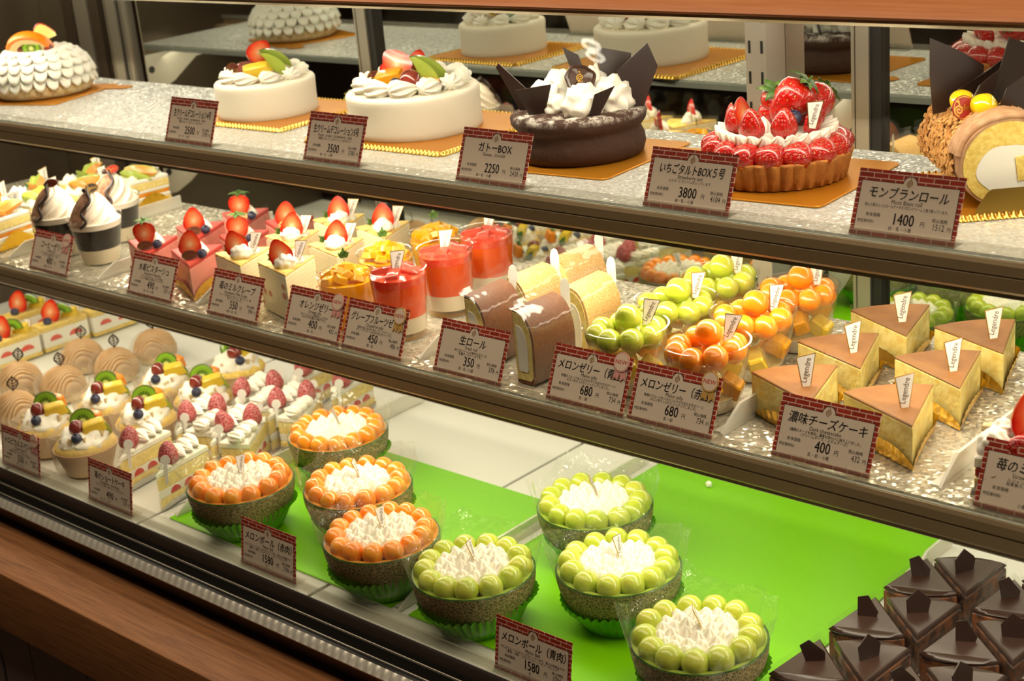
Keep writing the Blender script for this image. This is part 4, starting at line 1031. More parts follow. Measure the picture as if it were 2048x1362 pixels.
def cream_cake(x, y, R, H, n, label, tray, big):
    lace_tray(x+.012, y+.006, R*1.36, R*1.20, tray, F(2))
    t = thing('cream_cake', label, 'cake', (x, y, Z1+.0038), 0, 'round white cream cakes')
    m = MB(); prof = [(0, 0), (R*.985, 0), (R, .0025)]+[(R*(1-.012*sin(pi*i/8)), .0025+(H-.007)*i/8) for i in range(1, 9)]+[(R*.992, H-.0022), (R*.97, H-.0004), (R*.93, H), (R*.5, H), (0, H)]
    m.lathe(prof, 64, lambda a, k, r, z: (r*(1+.005*nz3(cos(a)*2.2, sin(a)*2.2, z*40)), z, a)); part(t, 'cake_body', m.mesh('cake_body', ['icing'], 60))
    for i in range(n):
        a = 2*pi*i/n+.2; r = R*.70; s = R*.235
        part(t, 'piped_cream', cached('cream_shell', g_shell, 'cream', 60), (r*cos(a), r*sin(a), H-.0008), (0, 0, a+F(118)), s)
    z = H
    if big:
        melon(t, (.022, .018, z+.026), .030, (0, F(222), F(62)), 'g'); melon(t, (.031, .004, z+.020), .031, (F(14), F(236), F(40)), 'g')
        half_berry(t, (.004, -.010, z+.016), .037, F(50), F(-30), F(-40)); half_berry(t, (-.018, .002, z+.008), .032, F(46), F(-36), F(-60)); half_berry(t, (-.004, .010, z+.010), .030, F(60), F(-10), F(20))
        sphere(t, 'grape', 'grape', (.022, -.022, z+.0125), .0125); blueberry(t, (.004, -.028, z+.009), .0070)
        chunk(t, 'mango_piece', 'mango', (-.012, -.019, z+.006), .0160, 3, (F(16), F(-10), F(30)), (1.2, .7, 1, .6)); chunk(t, 'mango_piece', 'mango', (.036, -.008, z+.006), .010, 5, (0, F(10), F(60)))
        chunk(t, 'pineapple_piece', 'pine', (-.016, .012, z+.010), .012, 7, (F(20), F(14), F(20))); kiwi(t, (0, .012, z+.022), .011, (F(30), F(20), F(60)), 0, 3.0)
        chunk(t, 'grapefruit_piece', 'pulp', (-.026, -.014, z+.006), .010, 8, (0, F(12), F(20)))
        o = oval_plaque(t, (-.036, -.021, z+.012), (F(-8), 0, F(42)), 'plaque', .0085, .0085)
    else:
        melon(t, (.026, .008, z+.021), .028, (F(10), F(228), F(48)), 'g'); melon(t, (.018, .014, z+.030), .026, (F(0), F(214), F(64)), 'g')
        half_berry(t, (-.004, -.010, z+.021), .034, F(50), F(-34), F(44)); melon(t, (-.010, .016, z+.020), .016, (F(60), F(-10), F(30)), 'n')
        chunk(t, 'grape_half', 'grape', (-.009, -.013, z+.006), .0145, 9, (F(10), 0, F(50)), (1, .8, 1, .75)); blueberry(t, (-.018, -.002, z+.014), .0062)
        chunk(t, 'pineapple_piece', 'pine', (.015, -.019, z+.006), .0160, 4, (F(20), F(-8), F(40)), (1.2, .6, 1, .6)); chunk(t, 'pineapple_piece', 'pine', (-.024, -.010, z+.006), .0105, 6, (0, F(16), F(20)), (.9, .5, 1.2, .4))
        oval_plaque(t, (-.033, -.020, z+.012), (F(-8), 0, F(42)), 'plaque', .0085, .0085)
def shard(par, loc, rot, pts, s=1.0, bend=3):
    m = MB(); m.plate([(x*s, z*s) for x, z in pts], .0012, 0, None, bend)
    return part(par, 'chocolate_shard', m.mesh('chocolate_shard', ['choc'], 20), loc, rot)
def chocolate_cake():
    x, y = .240, .133
    gold_board(x+.006, y-.002, .078, 'gold card board under the chocolate cake', F(4), (.078, .045, -pi/2))
    t = thing('chocolate_cake', 'dark chocolate cake with cream dollops, chocolate shards and round seal', 'cake', (x, y, Z1+.0019))
    m = MB()
    prof = [(0, 0), (.060, 0), (.0635, .003), (.0655, .010), (.0645, .018), (.0612, .0255), (.0608, .0280), (.0640, .0310), (.0668, .0350), (.0670, .0405), (.0650, .0448), (.058, .0466), (.04, .0455), (.02, .045), (0, .045)]
    m.lathe(prof, 72, lambda a, k, r, z: (r*(1+(.02 if 4 < k < 12 else .008)*nz3(cos(a)*3, sin(a)*3, z*60)), z+(.0035*nz3(cos(a)*r*70, sin(a)*r*70, 3) if k > 8 else .0016*nz3(cos(a)*3, sin(a)*3, 9) if k > 4 else 0), a))
    part(t, 'cake_body', m.mesh('cake_body', ['sugarchoc'], 60))
    for k, (dx, dy, sx, sy, h) in enumerate(((-.027, -.016, .020, .018, .0185), (-.026, .012, .021, .018, .022), (.022, -.018, .022, .020, .0195), (.034, .014, .021, .018, .021), (-.006, -.024, .013, .011, .012), (.004, .024, .014, .013, .025))):
        m = g_dollop(k*3.1, .34); part(t, 'cream_dollop', m.mesh('cream_dollop', ['cream'], 60), (dx, dy, .0435), (0, 0, k), (sx, sy, h))
    z = .042
    shard(t, (-.047, -.030, z), (F(6), F(-16), F(30)), [(0, 0), (.012, .0), (.015, .020), (-.003, .056), (-.007, .053)])
    shard(t, (-.020, -.040, z), (F(14), F(0), F(42)), [(-.005, 0), (.008, 0), (.017, .034), (-.018, .031)])
    shard(t, (.037, -.028, z+.002), (F(10), F(20), F(14)), [(0, 0), (.008, 0), (.019, .042), (.001, .026)])
    shard(t, (.050, .022, z), (F(-6), F(14), F(46)), [(-.012, 0), (.010, 0), (.018, .046), (.004, .066), (-.020, .036)])
    shard(t, (-.020, .034, z), (F(-10), F(-10), F(40)), [(0, 0), (.012, 0), (.006, .048), (-.008, .060)])
    shard(t, (.012, .042, z), (F(-12), F(6), F(50)), [(-.012, 0), (.014, 0), (.018, .050), (-.016, .056)])
    m = MB(); n = 40; prof = [(0, -.002), (.0135, -.002), (.0152, 0), (.0140, .0026), (.0118, .0030), (.0105, .0016), (0, .0014)]
    m.lathe(prof, n, lambda a, k, r, zz: (r*(1+(.05*sin(3*a+1)+.03*sin(7*a) if 0 < k < 5 else 0)), zz, a))
    g = MB(); g_spiral(g, 0, .002, .0072, 0, 1); write(g, 'Elies', 0, -.0045, .0030, 1, 0)
    m.join(g, T(0, 0, .0020, -pi/2))
    part(t, 'chocolate_seal', m.mesh('chocolate_seal', ['glaze', 'gold'], 40), (.014, -.010, .0770), (F(54), F(0), F(46)))
def strawberry_tart():
    # ring of glazed berries, ring of piped cream, then upright halves and whole berries in the middle
    x, y = .469, .132
    gold_board(x+.004, y-.002, .080, 'gold card board under the strawberry tart', F(4), (.08, .03, -pi/2))
    t = thing('strawberry_tart', 'fluted strawberry tart ringed with cream and topped with whole strawberries', 'tart', (x, y, Z1+.0019))
    m = MB()
    m.lathe([(0, 0), (.058, 0), (.0605, .001), (.0625, .010), (.0650, .020), (.0665, .0235), (.0655, .0248), (.0625, .0246), (.061, .021), (0, .0205)], 36*8,
            lambda a, k, r, z: (r*(1+(.040*(abs(cos(18*a))-.5) if 1 < k < 7 else 0)+.006*nz3(cos(a)*9, sin(a)*9, z*80)), z+(.0008*nz3(cos(a)*20, sin(a)*20, 2) if k > 4 else 0), a))
    part(t, 'crust', m.mesh('crust', ['tart'], 60))
    m = MB(); m.lathe([(.0, .0245), (.059, .0235), (.058, .026), (.045, .032), (0, .036)], 40); part(t, 'custard', m.mesh('custard', ['custard'], 60))
    for i in range(15):
        a = 2*pi*i/15+.1
        whole_berry(t, (.052*cos(a)+.014*sin(a), .052*sin(a)-.014*cos(a), .0285), .030, (F(90), 0, a+F(172)))
    for i in range(26):
        a = 2*pi*i/26; kiss(t, (.0435*cos(a), .0435*sin(a), .0355), .0088, .0165, i, 'cream', 'piped_cream', (F(42)*-sin(a), F(42)*cos(a), 0))
    m = MB(); m.lathe([(.036, .034), (.037, .040), (.030, .044), (0, .046)], 30); part(t, 'cream_centre', m.mesh('cream_centre', ['cream'], 60))
    for i, a in enumerate((-2.5, -1.62, -.8, -.02, .9, 2.0, 3.1)):
        half_berry(t, (.0330*cos(a), .0330*sin(a), .041), .028, a-pi/2+F(8)*(i % 2), F(-10))
    kiss(t, (.000, -.020, .040), .011, .018); kiss(t, (-.020, -.008, .040), .011, .020); kiss(t, (.018, -.014, .040), .010, .017)
    whole_berry(t, (-.016, -.004, .054), .042, (F(78), F(12), F(120)), calyx=True)
    whole_berry(t, (.003, -.009, .051), .043, (F(-40), F(10), F(-46)), calyx=True)
    whole_berry(t, (.016, .014, .050), .040, (F(-60), F(30), F(10)), calyx=True)
    whole_berry(t, (-.004, .018, .050), .036, (F(40), F(0), F(20)), calyx=True)
    blueberry(t, (.026, -.012, .057), .0072)
    PICK(t, (.043, -.010, .048), (F(-4), F(8), F(38)), 1.15)
def roll_cake():
    rz = F(66)
    x, y = .655, .155
    lace_tray(x+.004, y-.006, .042, .070, 'gold beaded tray with raised flap under the chestnut roll cake', rz-F(24), True)
    t = thing('chestnut_roll_cake', 'almond coated roll cake with chestnuts and large chocolate sheets on top', 'roll cake', (x, y, Z1+.0042), rz-F(24))
    # axis along local Y, cut face towards -Y
    R = .037; L = .060; cz = .0345
    out = [(R*1.02*cos(a), cz+R*.96*sin(a)) for a in [2*pi*i/48 for i in range(48)]]
    out = [(p, max(0.0, q)) for p, q in out]
    m = MB(); m.grid([[(p, yy, q) for p, q in out] for yy in (-L, -L*.5, 0, L*.5, L)], True, 0, False, True); 
    rows = [[(p*k, -L-.0002, cz+(q-cz)*k) for p, q in out] for k in (1, .93)]; m.grid(rows, True, 0)
    part(t, 'chestnut_coat', m.mesh('chestnut_coat', ['maron'], 50))
    m = MB(); sp = [[(p*k, -L-.0006-.0004*nz3(p*300, q*300, k*9), cz+(q-cz)*k) for p, q in out] for k in (.945, .85, .75, .65, .5, .35, .2)]; m.grid(sp, True, 0); part(t, 'sponge_spiral', m.mesh('sponge_spiral', ['sponge'], 60))
    m = MB(); cr = [[(-.001+.6*R*k*cos(a)*(1+.12*sin(2*a+1)), -L-.0010, cz-.004+.56*R*k*sin(a)*(1+.1*sin(3*a))) for a in [2*pi*i/40 for i in range(40)]] for k in (1, .8, .5, .2)]
    cr.append([(0, -L-.0012, cz-.004)]); m.grid(cr, True, 0)
    part(t, 'cream_filling', m.mesh('cream_filling', ['cream'], 60))
    m = MB(); m.box(.010, .022, -L-.0022, -L-.0008, cz-.016, cz+.004, .0006); part(t, 'sponge_tongue', m.mesh('sponge_tongue', ['sponge'], 40), (0, 0, 0), (0, F(-8), 0))
    # almond flakes: nobody could count them
    rnd = random.Random(5); m = MB()
    for i in range(900):
        a = rnd.uniform(-.4, 1.02) ; a = pi/2+pi*.62*a; yy = rnd.uniform(-L*.72, L*1.0)
        if -.25 < (a-pi/2) < .35 and rnd.random() < .8: a = pi/2+rnd.uniform(.35, 1.9)
        c = Vector((R*1.03*cos(a), yy, cz+R*.98*sin(a))); nrm = Vector((cos(a), 0, sin(a)))
        e = Vector((rnd.uniform(-1, 1), rnd.uniform(-1, 1), rnd.uniform(-1, 1))).cross(nrm).normalized(); f_ = nrm.cross(e); up = nrm*rnd.uniform(.0002, .0022); w = rnd.uniform(.0014, .0028); l = rnd.uniform(.0022, .0046); tl = nrm*rnd.uniform(-.001, .002)
        b = len(m.v); P = [c+up+e*l+tl, c+up+f_*w, c+up-e*l-tl*.4, c+up-f_*w]; th = nrm*.0005
        m.v += [tuple(p+th) for p in P]+[tuple(p-th) for p in P]
        m.f += [(b, b+1, b+2, b+3), (b+7, b+6, b+5, b+4)]+[(b+j, b+4+j, b+4+(j+1) % 4, b+(j+1) % 4) for j in range(4)]; m.m += [0]*6
    part(t, 'almond_flakes', m.mesh('almond_flakes', ['flake'], 20), kind='stuff')
    for i in range(5):
        m = MB(); pts = []
        for k in range(12):
            a = pi/2+F(78)-F(150)*k/11; rr = R+.0016
            pts.append((rr*cos(a)*1.02, -L+.004+i*.0055+.002*sin(k*.9+i), cz+rr*.97*sin(a)))
        m.tube(pts, .0032, 8); part(t, 'chestnut_cream_stripe', m.mesh('chestnut_cream_stripe', ['maron'], 60))
    z = cz+R*.90
    for dx, dy, s in ((-.010, -.026, 1.0), (-.021, -.004, .95)):
        m = MB(); m.ball((0, 0, .008), (.0105*s, .0115*s, .0095*s), 24, 14, .1, 1.2, dx*90); part(t, 'candied_chestnut', m.mesh('candied_chestnut', ['chestnut'], 60), (dx, dy, z-.001))
    oval_plaque(t, (-.025, -.022, z+.0055), (F(-10), F(0), F(14)), 'redplaque', .0098, .0098, 'red_plaque')
    S_ = lambda loc, rot, pts, b=6: shard(t, loc, rot, pts, 1, b)
    S_((-.017, .018, z-.004), (F(-6), F(-6), F(10)), [(-.022, 0), (.020, 0), (.028, .030), (.008, .046), (-.016, .062), (-.020, .034)])
    S_((-.010, .006, z-.004), (F(4), F(8), F(22)), [(-.020, 0), (.020, 0), (.032, .028), (.030, .044), (.004, .030), (-.016, .018)])
    S_((-.008, -.013, z-.003), (F(6), F(4), F(24)), [(-.016, 0), (.006, 0), (.020, .034), (.014, .036), (-.006, .024)])
    S_((.014, .000, z-.004), (F(2), F(12), F(18)), [(-.014, 0), (.020, 0), (.044, .036), (.030, .050), (-.010, .058), (-.012, .030)])
    S_((.012, -.022, z-.004), (F(10), F(10), F(20)), [(-.012, 0), (.018, 0), (.022, .012), (.004, .034), (-.010, .022)])
def top_shelf():
    ruffle_cake()
    cream_cake(-.274, .156, .0615, .0415, 9, 'smaller round white cream cake topped with mixed fruit', 'gold beaded tray under the smaller cream cake', False)
    cream_cake(-.014, .154, .0745, .0455, 11, 'larger round white cream cake topped with mixed fruit', 'gold beaded tray under the larger cream cake', True)
    chocolate_cake(); strawberry_tart(); roll_cake()
# ------------------------------------------------------------------ middle shelf
ROWN = ('front row', 'middle row', 'back row')
def foil_base(par, R, ang, mt, seed=0, up=.016, out=.012):
    """pleated foil under a slice, its edges rising beside the sides"""
    def f():
        m = MB(); P = wedge(R, ang, 18); n = len(P); cx = sum(p[0] for p in P)/n; cy_ = sum(p[1] for p in P)/n
        per = []
        for i in range(n):
            a, b = P[i], P[(i+1) % n]; L = hypot(b[0]-a[0], b[1]-a[1]); k = max(1, int(L/.0016))
            per += [(a[0]+(b[0]-a[0])*j/k, a[1]+(b[1]-a[1])*j/k) for j in range(k)]
        rows = [[(p[0]*.2+cx*.8, p[1]*.2+cy_*.8, .0004) for p in per], [(p[0], p[1], .0004) for p in per]]
        N_ = len(per)
        for t in (.35, .7, 1):
            row = []
            for i, p in enumerate(per):
                d = Vector((p[0]-cx, p[1]-cy_, 0)).normalized(); ph = i*2*pi/5.0; s_ = (i/N_)
                h_ = up*t*(.25+.75*abs(sin(s_*3*pi))**.8); o_ = out*t*(.3+.7*abs(sin(s_*3*pi)))
                row.append((p[0]+d.x*(o_*.4+.001+.0006*sin(ph)), p[1]+d.y*(o_*.4+.001+.0006*sin(ph)), .0004+h_))
            rows.append(row)
        m.grid(rows, True, 0); return m
    return part(par, 'foil_base', cached(('foil_base', mt, R, ang), f, mt, 50))
def slice_body(par, name, R, ang, z0, z1, mt, top=None, bev=.0008):
    def f():
        m = MB(); m.prism(wedge(R, ang), z0, z1, bev, 0, 1 if top else 0); return m
    return part(par, name, cached((name, mt, R, ang, z0, z1), f, mt+(' '+top if top else ''), 35))
def film_of(par, R, ang, z0, z1, name='clear_film', mt='film'):
    return part(par, name, cached((name, R, ang, z0, z1), lambda: wedge_film(R, ang, z0, z1), mt, 60))
def tip(cx, cyy, R, phi):
    """tip point of a slice whose middle is at (cx, cyy)"""
    return cx+sin(phi)*R*.60, cyy-cos(phi)*R*.60
def melon_shortcake(x, y, label, v):
    t = thing('melon_shortcake', label, 'cake slice', (x, y, Z2+.0004), F(v*4-3), 'melon shortcakes at the end of the shelf')
    def layer(nm, z0, z1, mt, g=0): part(t, nm, cached((nm, z0, mt), lambda: (lambda m: (m.box(-.021+g, .021-g, -.031+g, .031-g, z0, z1, .001), m)[1])(MB()), mt, 35))
    layer('sponge', .001, .012, 'sponge_pale'); layer('cream_filling', .012, .0175, 'cream', .0003); layer('fruit_filling', .0175, .023, 'ballO', .0008); layer('cream_filling', .023, .0275, 'cream', .0003)
    layer('sponge', .0275, .038, 'sponge_pale'); layer('cream_top', .038, .0435, 'cream')
    def ff():
        m = MB(); per = []
        for a, b in (((-.0225, -.0325), (.0225, -.0325)), ((.0225, -.0325), (.0225, .0325)), ((.0225, .0325), (-.0225, .0325)), ((-.0225, .0325), (-.0225, -.0325))):
            per += [(a[0]+(b[0]-a[0])*j/24, a[1]+(b[1]-a[1])*j/24, abs(sin(pi*j/24))) for j in range(24)]
        m.grid([[(p*k+.0006*sin(i*1.6)*(k > 1), q*k, .0005+h*u) for i, (p, q, u) in enumerate(per)] for k, h in ((.5, 0), (1, 0), (1.02, .010), (1.05, .021))], True, 0); return m
    part(t, 'foil_base', cached('gold_foil_base', ff, 'goldpaper', 50))
    for i in range(3): kiss(t, (-.012+.011*i, -.020, .0425), .0085, .011, i)
    kiss(t, (.004, .018, .0425), .012, .013, 1)
    melon(t, (.002, .004, .050), .030, (F(70+v*10), F(8-v*9), F(32+v*14)), 'n' if v % 2 else 'o')
    melon(t, (.004, -.012, .048), .026, (F(84), F(20), F(60+v*11)), 'o' if v % 2 else 'g')
    chunk(t, 'melon_piece', 'melongreen', (-.008, .016, .044), .0105, 3+v % 2, (F(20), 0, F(v*30)), (1, .7, 1.3, .5))
    PICK(t, (.012, .020, .046), (F(-6), F(-6), F(20+9*v)), 1.15)
def coffee_cup(x, y, label, v):
    t = thing('coffee_jelly', label, 'coffee jelly', (x, y, Z2+.0004), F(v*13), 'coffee jellies in clear cups')
    r0, r1, h = .0235, .0345, .060
    part(t, 'cup', cached('coffee_cup', lambda: cup_shell(r0, r1, h), 'cup', 60))
    part(t, 'milk_layer', cached('milk_layer', lambda: fill(r0, r1, .0018, .020, h=h), 'milk', 60))
    part(t, 'coffee_layer', cached('coffee_layer', lambda: fill(r0, r1, .0203, .047, h=h), 'jcoffee', 60))
    part(t, 'cream_layer', cached('cream_layer', lambda: fill(r0, r1, .0473, .0545, .0004, h=h), 'cocoacream', 60))
    def f():
        m = MB(); prof = []
        for i in range(29):
            u = i/28; prof.append((.0325*(1-u)**.52, .052+.041*u))
        m.lathe(prof, 84, lambda a, k, r, z: (r*(1-.24*(.5-.5*cos(9*a))**.7*(1-.4*k/28)), z-.003*(.5-.5*cos(9*a)), a+k/28*2.3)); return m
    part(t, 'piped_cream', cached('coffee_cream', f, 'cocoacream', 60))
    def g():
        m = MB(); rows = []
        for i in range(13):
            u = i/12; rows.append([((.0330*(1-u*.94)**.52+.0006*sin(9*u+a*4)+.0006)*cos(a+.5*u), (.0330*(1-u*.94)**.52+.0006)*sin(a+.5*u), .0530+.0385*u) for a in [F(216)+F(66)*j/12 for j in range(13)]])
        m.grid(rows, False, 0); return m
    part(t, 'cocoa_dusting', cached('cocoa_dusting', g, 'cocoa', 60))
    def s():
        m = MB(); pts = []
        for i in range(26):
            u = i/25; r = .0345*(1-u*.97)**.52+.0012; a = F(283)+F(26)*u+.16*sin(u*11)
            pts.append((r*cos(a), r*sin(a), .0530+.044*u))
        m.tube(pts, .0021, 8); return m
    part(t, 'chocolate_curl', cached('chocolate_curl', s, 'choc', 60))
    for dx, dz in ((-.004, .094), (.001, .096)): sphere(t, 'chocolate_bead', 'choc', (dx, -.004, dz), .0036)
    oval_plaque(t, (.0085, -.004, .0975), (F(-34 if v else 0), F(-8), F(44)), ('plaque', 'choc', 'redplaque')[v], .0085, .0055 if v != 1 else .0068)
def mousse(cx, cyy, label, v):
    R, A = .084, F(42); phi = F(47)
    x, y = tip(cx, cyy, R, phi)
    t = thing('pink_mousse_slice', label, 'mousse slice', (x, y, Z2+.0004), phi, 'pink mousse slices')
    foil_base(t, R, A, 'goldpaper'); slice_body(t, 'mousse', R, A, .0012, .038, 'pinkm'); slice_body(t, 'raspberry_glaze', R, A, .0381, .0435, 'raspglaze')
    film_of(t, R, A, .0015, .0495)
    half_berry(t, (-.002, .038, .0445), .031, F(4), 0, F(2+v)) if v % 2 else down_berry(t, (-.002, .038, .0425), .031, 0, F(4))
    blueberry(t, (.0125, .030, .0478)); kiss(t, (.010, .048, .0430), .0095, .015, v)
    oval_plaque(t, (-.001, .0235, .0490), (F(-20), 0, F(6)), 'plaque', .0092, .0058)
def crepe(cx, cyy, label, v):
    R, A = .070, F(53); phi = F(49)
    x, y = tip(cx, cyy, R, phi)
    t = thing('strawberry_crepe_slice', label, 'crepe cake slice', (x, y, Z2+.0004), phi, 'layered strawberry crepe slices')
    slice_body(t, 'crepe_layers', R, A, .0008, .0525, 'crepe')
    def top():
        m = MB(); m.prism(wedge(R+.0012, A), .0526, .0548, .0006); return m
    part(t, 'browned_top', cached('browned_top', top, 'crepetop', 35))
    film_of(t, R, A, .001, .060)
    m = cached('cream_dollop', lambda: g_dollop(4.2, .18), 'cream', 60); part(t, 'cream_dollop', m, (0, .034, .0545), (0, 0, v), (.0130, .0125, .0105))
    half_berry(t, (0, .029, .0580), .030, F(2), F(-8), F((-16, 10, 4)[v % 3])); kiss(t, (.0115, .043, .0545), .0105, .015, v)
    sprig(t, (-.012, .036, .0640), .008, (0, F(-40), 0))
    PICK(t, (.014, .036, .0600), (F(-10), F(16), F(-4)), 1.05)
def orange_jelly(x, y, label, v):
    t = thing('orange_jelly', label, 'jelly cup', (x, y, Z2+.0004), F(v*40), 'orange jellies in clear cups')
    r0, r1, h = .0225, .0315, .057
    part(t, 'cup', cached('jelly_cup', lambda: cup_shell(r0, r1, h, bulge=.08), 'cup', 60))
    part(t, 'orange_jelly_layer', cached('orange_jelly_layer', lambda: fill(r0, r1, .0018, .050, bulge=.08, h=h), 'jorange', 60))
    rnd = random.Random(3+v)
    for i in range(16):
        a = i*2.4; r = .0225*sqrt((i+.4)/16)
        chunk(t, 'jelly_cube', 'jorange', (r*cos(a), r*sin(a), .0500+(.012-r*.5)), .0070, 11+i % 4, (rnd.uniform(-.5, .5), rnd.uniform(-.5, .5), rnd.uniform(0, 3)), (1, .9, 1.1, .6))
    sprig(t, (0, 0, .0745), .0095, (F(-20), 0, VIEW-F(v*40)))
def grapefruit_jelly(x, y, label, v):
    t = thing('grapefruit_jelly', label, 'jelly cup', (x, y, Z2+.0004), 0, 'grapefruit jellies in clear tumblers')
    r0, r1, h = .0245, .0300, .072
    part(t, 'cup', cached('tumbler', lambda: cup_shell(r0, r1, h, lip=.0011), 'cup', 60))
    part(t, 'milk_layer', cached('tumbler_milk', lambda: fill(r0, r1, .0075, .024, h=h), 'milk', 60))
    part(t, 'grapefruit_layer', cached('grapefruit_layer', lambda: fill(r0, r1, .0242, .058, h=h), 'jgrape', 60))
    part(t, 'pulp_layer', cached('pulp_layer', lambda: fill(r0, r1, .0582, .066, h=h, amp=.003, seed=2), 'pulp', 60))
    for i, (a, r, s) in enumerate(((.4, .014, .011), (2.0, .013, .0115), (3.7, .014, .011), (5.3, .012, .010))):
        chunk(t, 'grapefruit_segment', 'pulp', (r*cos(a), r*sin(a), .0640), s, 21+i, (F(8), F(10), a), (1.2, .8, .9, .6))
    PICK(t, (.002, -.004, .066) if v < 2 else (-.002, .004, .068), (F(-14), F(10), F(46) if v < 2 else F(30)), 1.25)
def roll_slice(x, y, label, dark, v):
    t = thing('roll_cake_slice', label, 'roll cake slice', (x, y, Z2+.0004), F((2, -3, 1, 3, -2)[v]), 'roll cake slices in clear wrap')
    W_, H_, L_ = .025, .074, .0275
    def outline(k, q=1.0):
        pts = [(-.5*W_*k, .0)]
        pts += [(.30*W_*k, 0), (.46*W_*k, H_*.06)]
        for i in range(11):
            a = -.10+(pi*.5+.12)*i/10; pts.append(((-.5+.98*cos(a*.98))*W_*k if False else (-.45*W_+(.95*W_)*max(0, cos(a))**.8)*k, (H_*.50+H_*.48*sin(a))*1.0))
        pts.append((-.5*W_*k, H_*.985)); return pts
    O_ = outline(1)
    def skin():
        m = MB(); m.grid([[(p, yy, q+.0006) for p, q in O_] for yy in (-L_, -L_*.5, 0, L_*.5, L_)], True, 0, True, True); return m
    part(t, 'baked_skin', cached(('baked_skin', dark), skin, 'brown_skin' if dark else 'tan_skin', 50))
    def face():
        m = MB(); I = [(p*.86-.001, .0045+q*.90) for p, q in O_]; m.grid([[(p, yy, q) for p, q in I] for yy in (-L_-.0006, L_+.0006)], True, 0, True, True); return m
    part(t, 'sponge', cached('roll_sponge', face, 'sponge_pale', 40))
    def cream():
        m = MB(); I = [(-.003+(p+.002)*.50, .013+q*.62) for p, q in O_]; m.grid([[(p, yy, q) for p, q in I] for yy in (-L_-.0012, L_+.0012)], True, 0, True, True); return m
    part(t, 'cream_filling', cached('roll_cream', cream, 'cream', 40))
    def wrap():
        m = MB(); I = [(p*1.06+.0012, q*1.015+.0008) for p, q in O_[1:]]; I[-1] = (-.5*W_-.004, H_+.004)
        m.grid([[(p+.0006*sin(i*.9+yy*200), yy, q) for i, (p, q) in enumerate(I)] for yy in [-L_-.005+(2*L_+.008)*j/9 for j in range(10)]], False, 0)
        m.grid([[(-.5*W_-.0006, -L_-.004, z) for z in (0, .04, H_+.010)], [(-.5*W_-.0006, L_+.006, z) for z in (0, .04, H_+.014)]], False, 0); return m
    part(t, 'clear_wrap', cached('roll_wrap', wrap, 'film', 60))
    def tab():
        m = MB(); m.plate([(-.004, -.02), (.004, -.02), (.0045, .002), (.003, .008), (0, .010), (-.003, .008), (-.0045, .002)], .0006); return m
    part(t, 'white_tab', cached('white_tab', tab, 'white', 30), (.000, L_+.004, H_+.004), (0, 0, VIEW))
def melon_jelly(x, y, label, kind, v):
    t = thing('melon_jelly', label, 'jelly cup', (x, y, Z2+.0004), 0, 'melon ball jellies in clear bowls')
    r0, r1, h = .0215, .0385, .062
    part(t, 'cup', cached('bowl_cup', lambda: cup_shell(r0, r1, h, bulge=.16, lip=.0013), 'cup', 60))
    part(t, 'milk_layer', cached('bowl_milk', lambda: fill(r0, r1, .0016, .015, bulge=.16, h=h), 'milk', 60))
    part(t, 'clear_jelly', cached('bowl_jelly', lambda: fill(r0, r1, .0155, .052, .0012, bulge=.16, h=h), 'jclear', 60))
    mt = 'ballO' if kind == 'o' else 'ballG'
    rnd = random.Random(v*7+(kind == 'o'))
    off = rnd.uniform(0, 1)
    for i in range(8):
        a = 2*pi*i/8+off; sphere(t, 'melon_ball', mt, (.0262*cos(a), .0262*sin(a), .0545+rnd.uniform(-.0012, .002)), .0112, 1, (rnd.uniform(0, 3), 0, 0))
    sphere(t, 'melon_ball', mt, (.002, .002, .0690), .0122); sphere(t, 'melon_ball', mt, (.004, .006, .053), .0112)
    for i in range(6):
        a = 2*pi*i/6+.3+v; chunk(t, 'fruit_piece', ('mango', 'pine', 'mango')[i % 3] if kind == 'o' else ('pine', 'mango', 'pine')[i % 3], (.0185*cos(a), .0185*sin(a), .018+.010*(i % 2)), .0112, 31+i % 3, (F(20), F(30), a), (1.1, .7, 1.4, .7))
    PICK(t, (.015, .010, .061), (F(-10), F(16-14*(v == 2)), F((30, 60, 46)[v])), 1.2)
def cheesecake(cx, cyy, label, v):
    R, A = .086, F(50); phi = F(41)
    x, y = tip(cx, cyy, R, phi)
    t = thing('cheesecake_slice', label, 'cheesecake slice', (x, y, Z2+.0004), phi+F((0, 3, -2, 1, -1, 2)[v]), 'browned cheesecake slices')
    foil_base(t, R, A, 'goldpaper', 0, .018, .018)
    slice_body(t, 'cake_body', R, A, .0012, .0365, 'cheese', None, .0012)
    def top():
        m = MB(); P = wedge(R+.0004, A, 14); m.prism(P, .0366, .0384, .0007)
        for i, (p, q, z) in enumerate(m.v):
            if z < .0372: m.v[i] = (p, q, z-.0006-.0008*nz3(p*160, q*160, 2))
        return m
    part(t, 'browned_top', cached('cheese_top', top, 'cheesetop', 35))
    film_of(t, R, A, .002, .0445)
    PICK(t, (.003, .036, .0375), (F(-6), F(2), F((6, 16, 2, 10, 14, 4)[v])), 1.35)
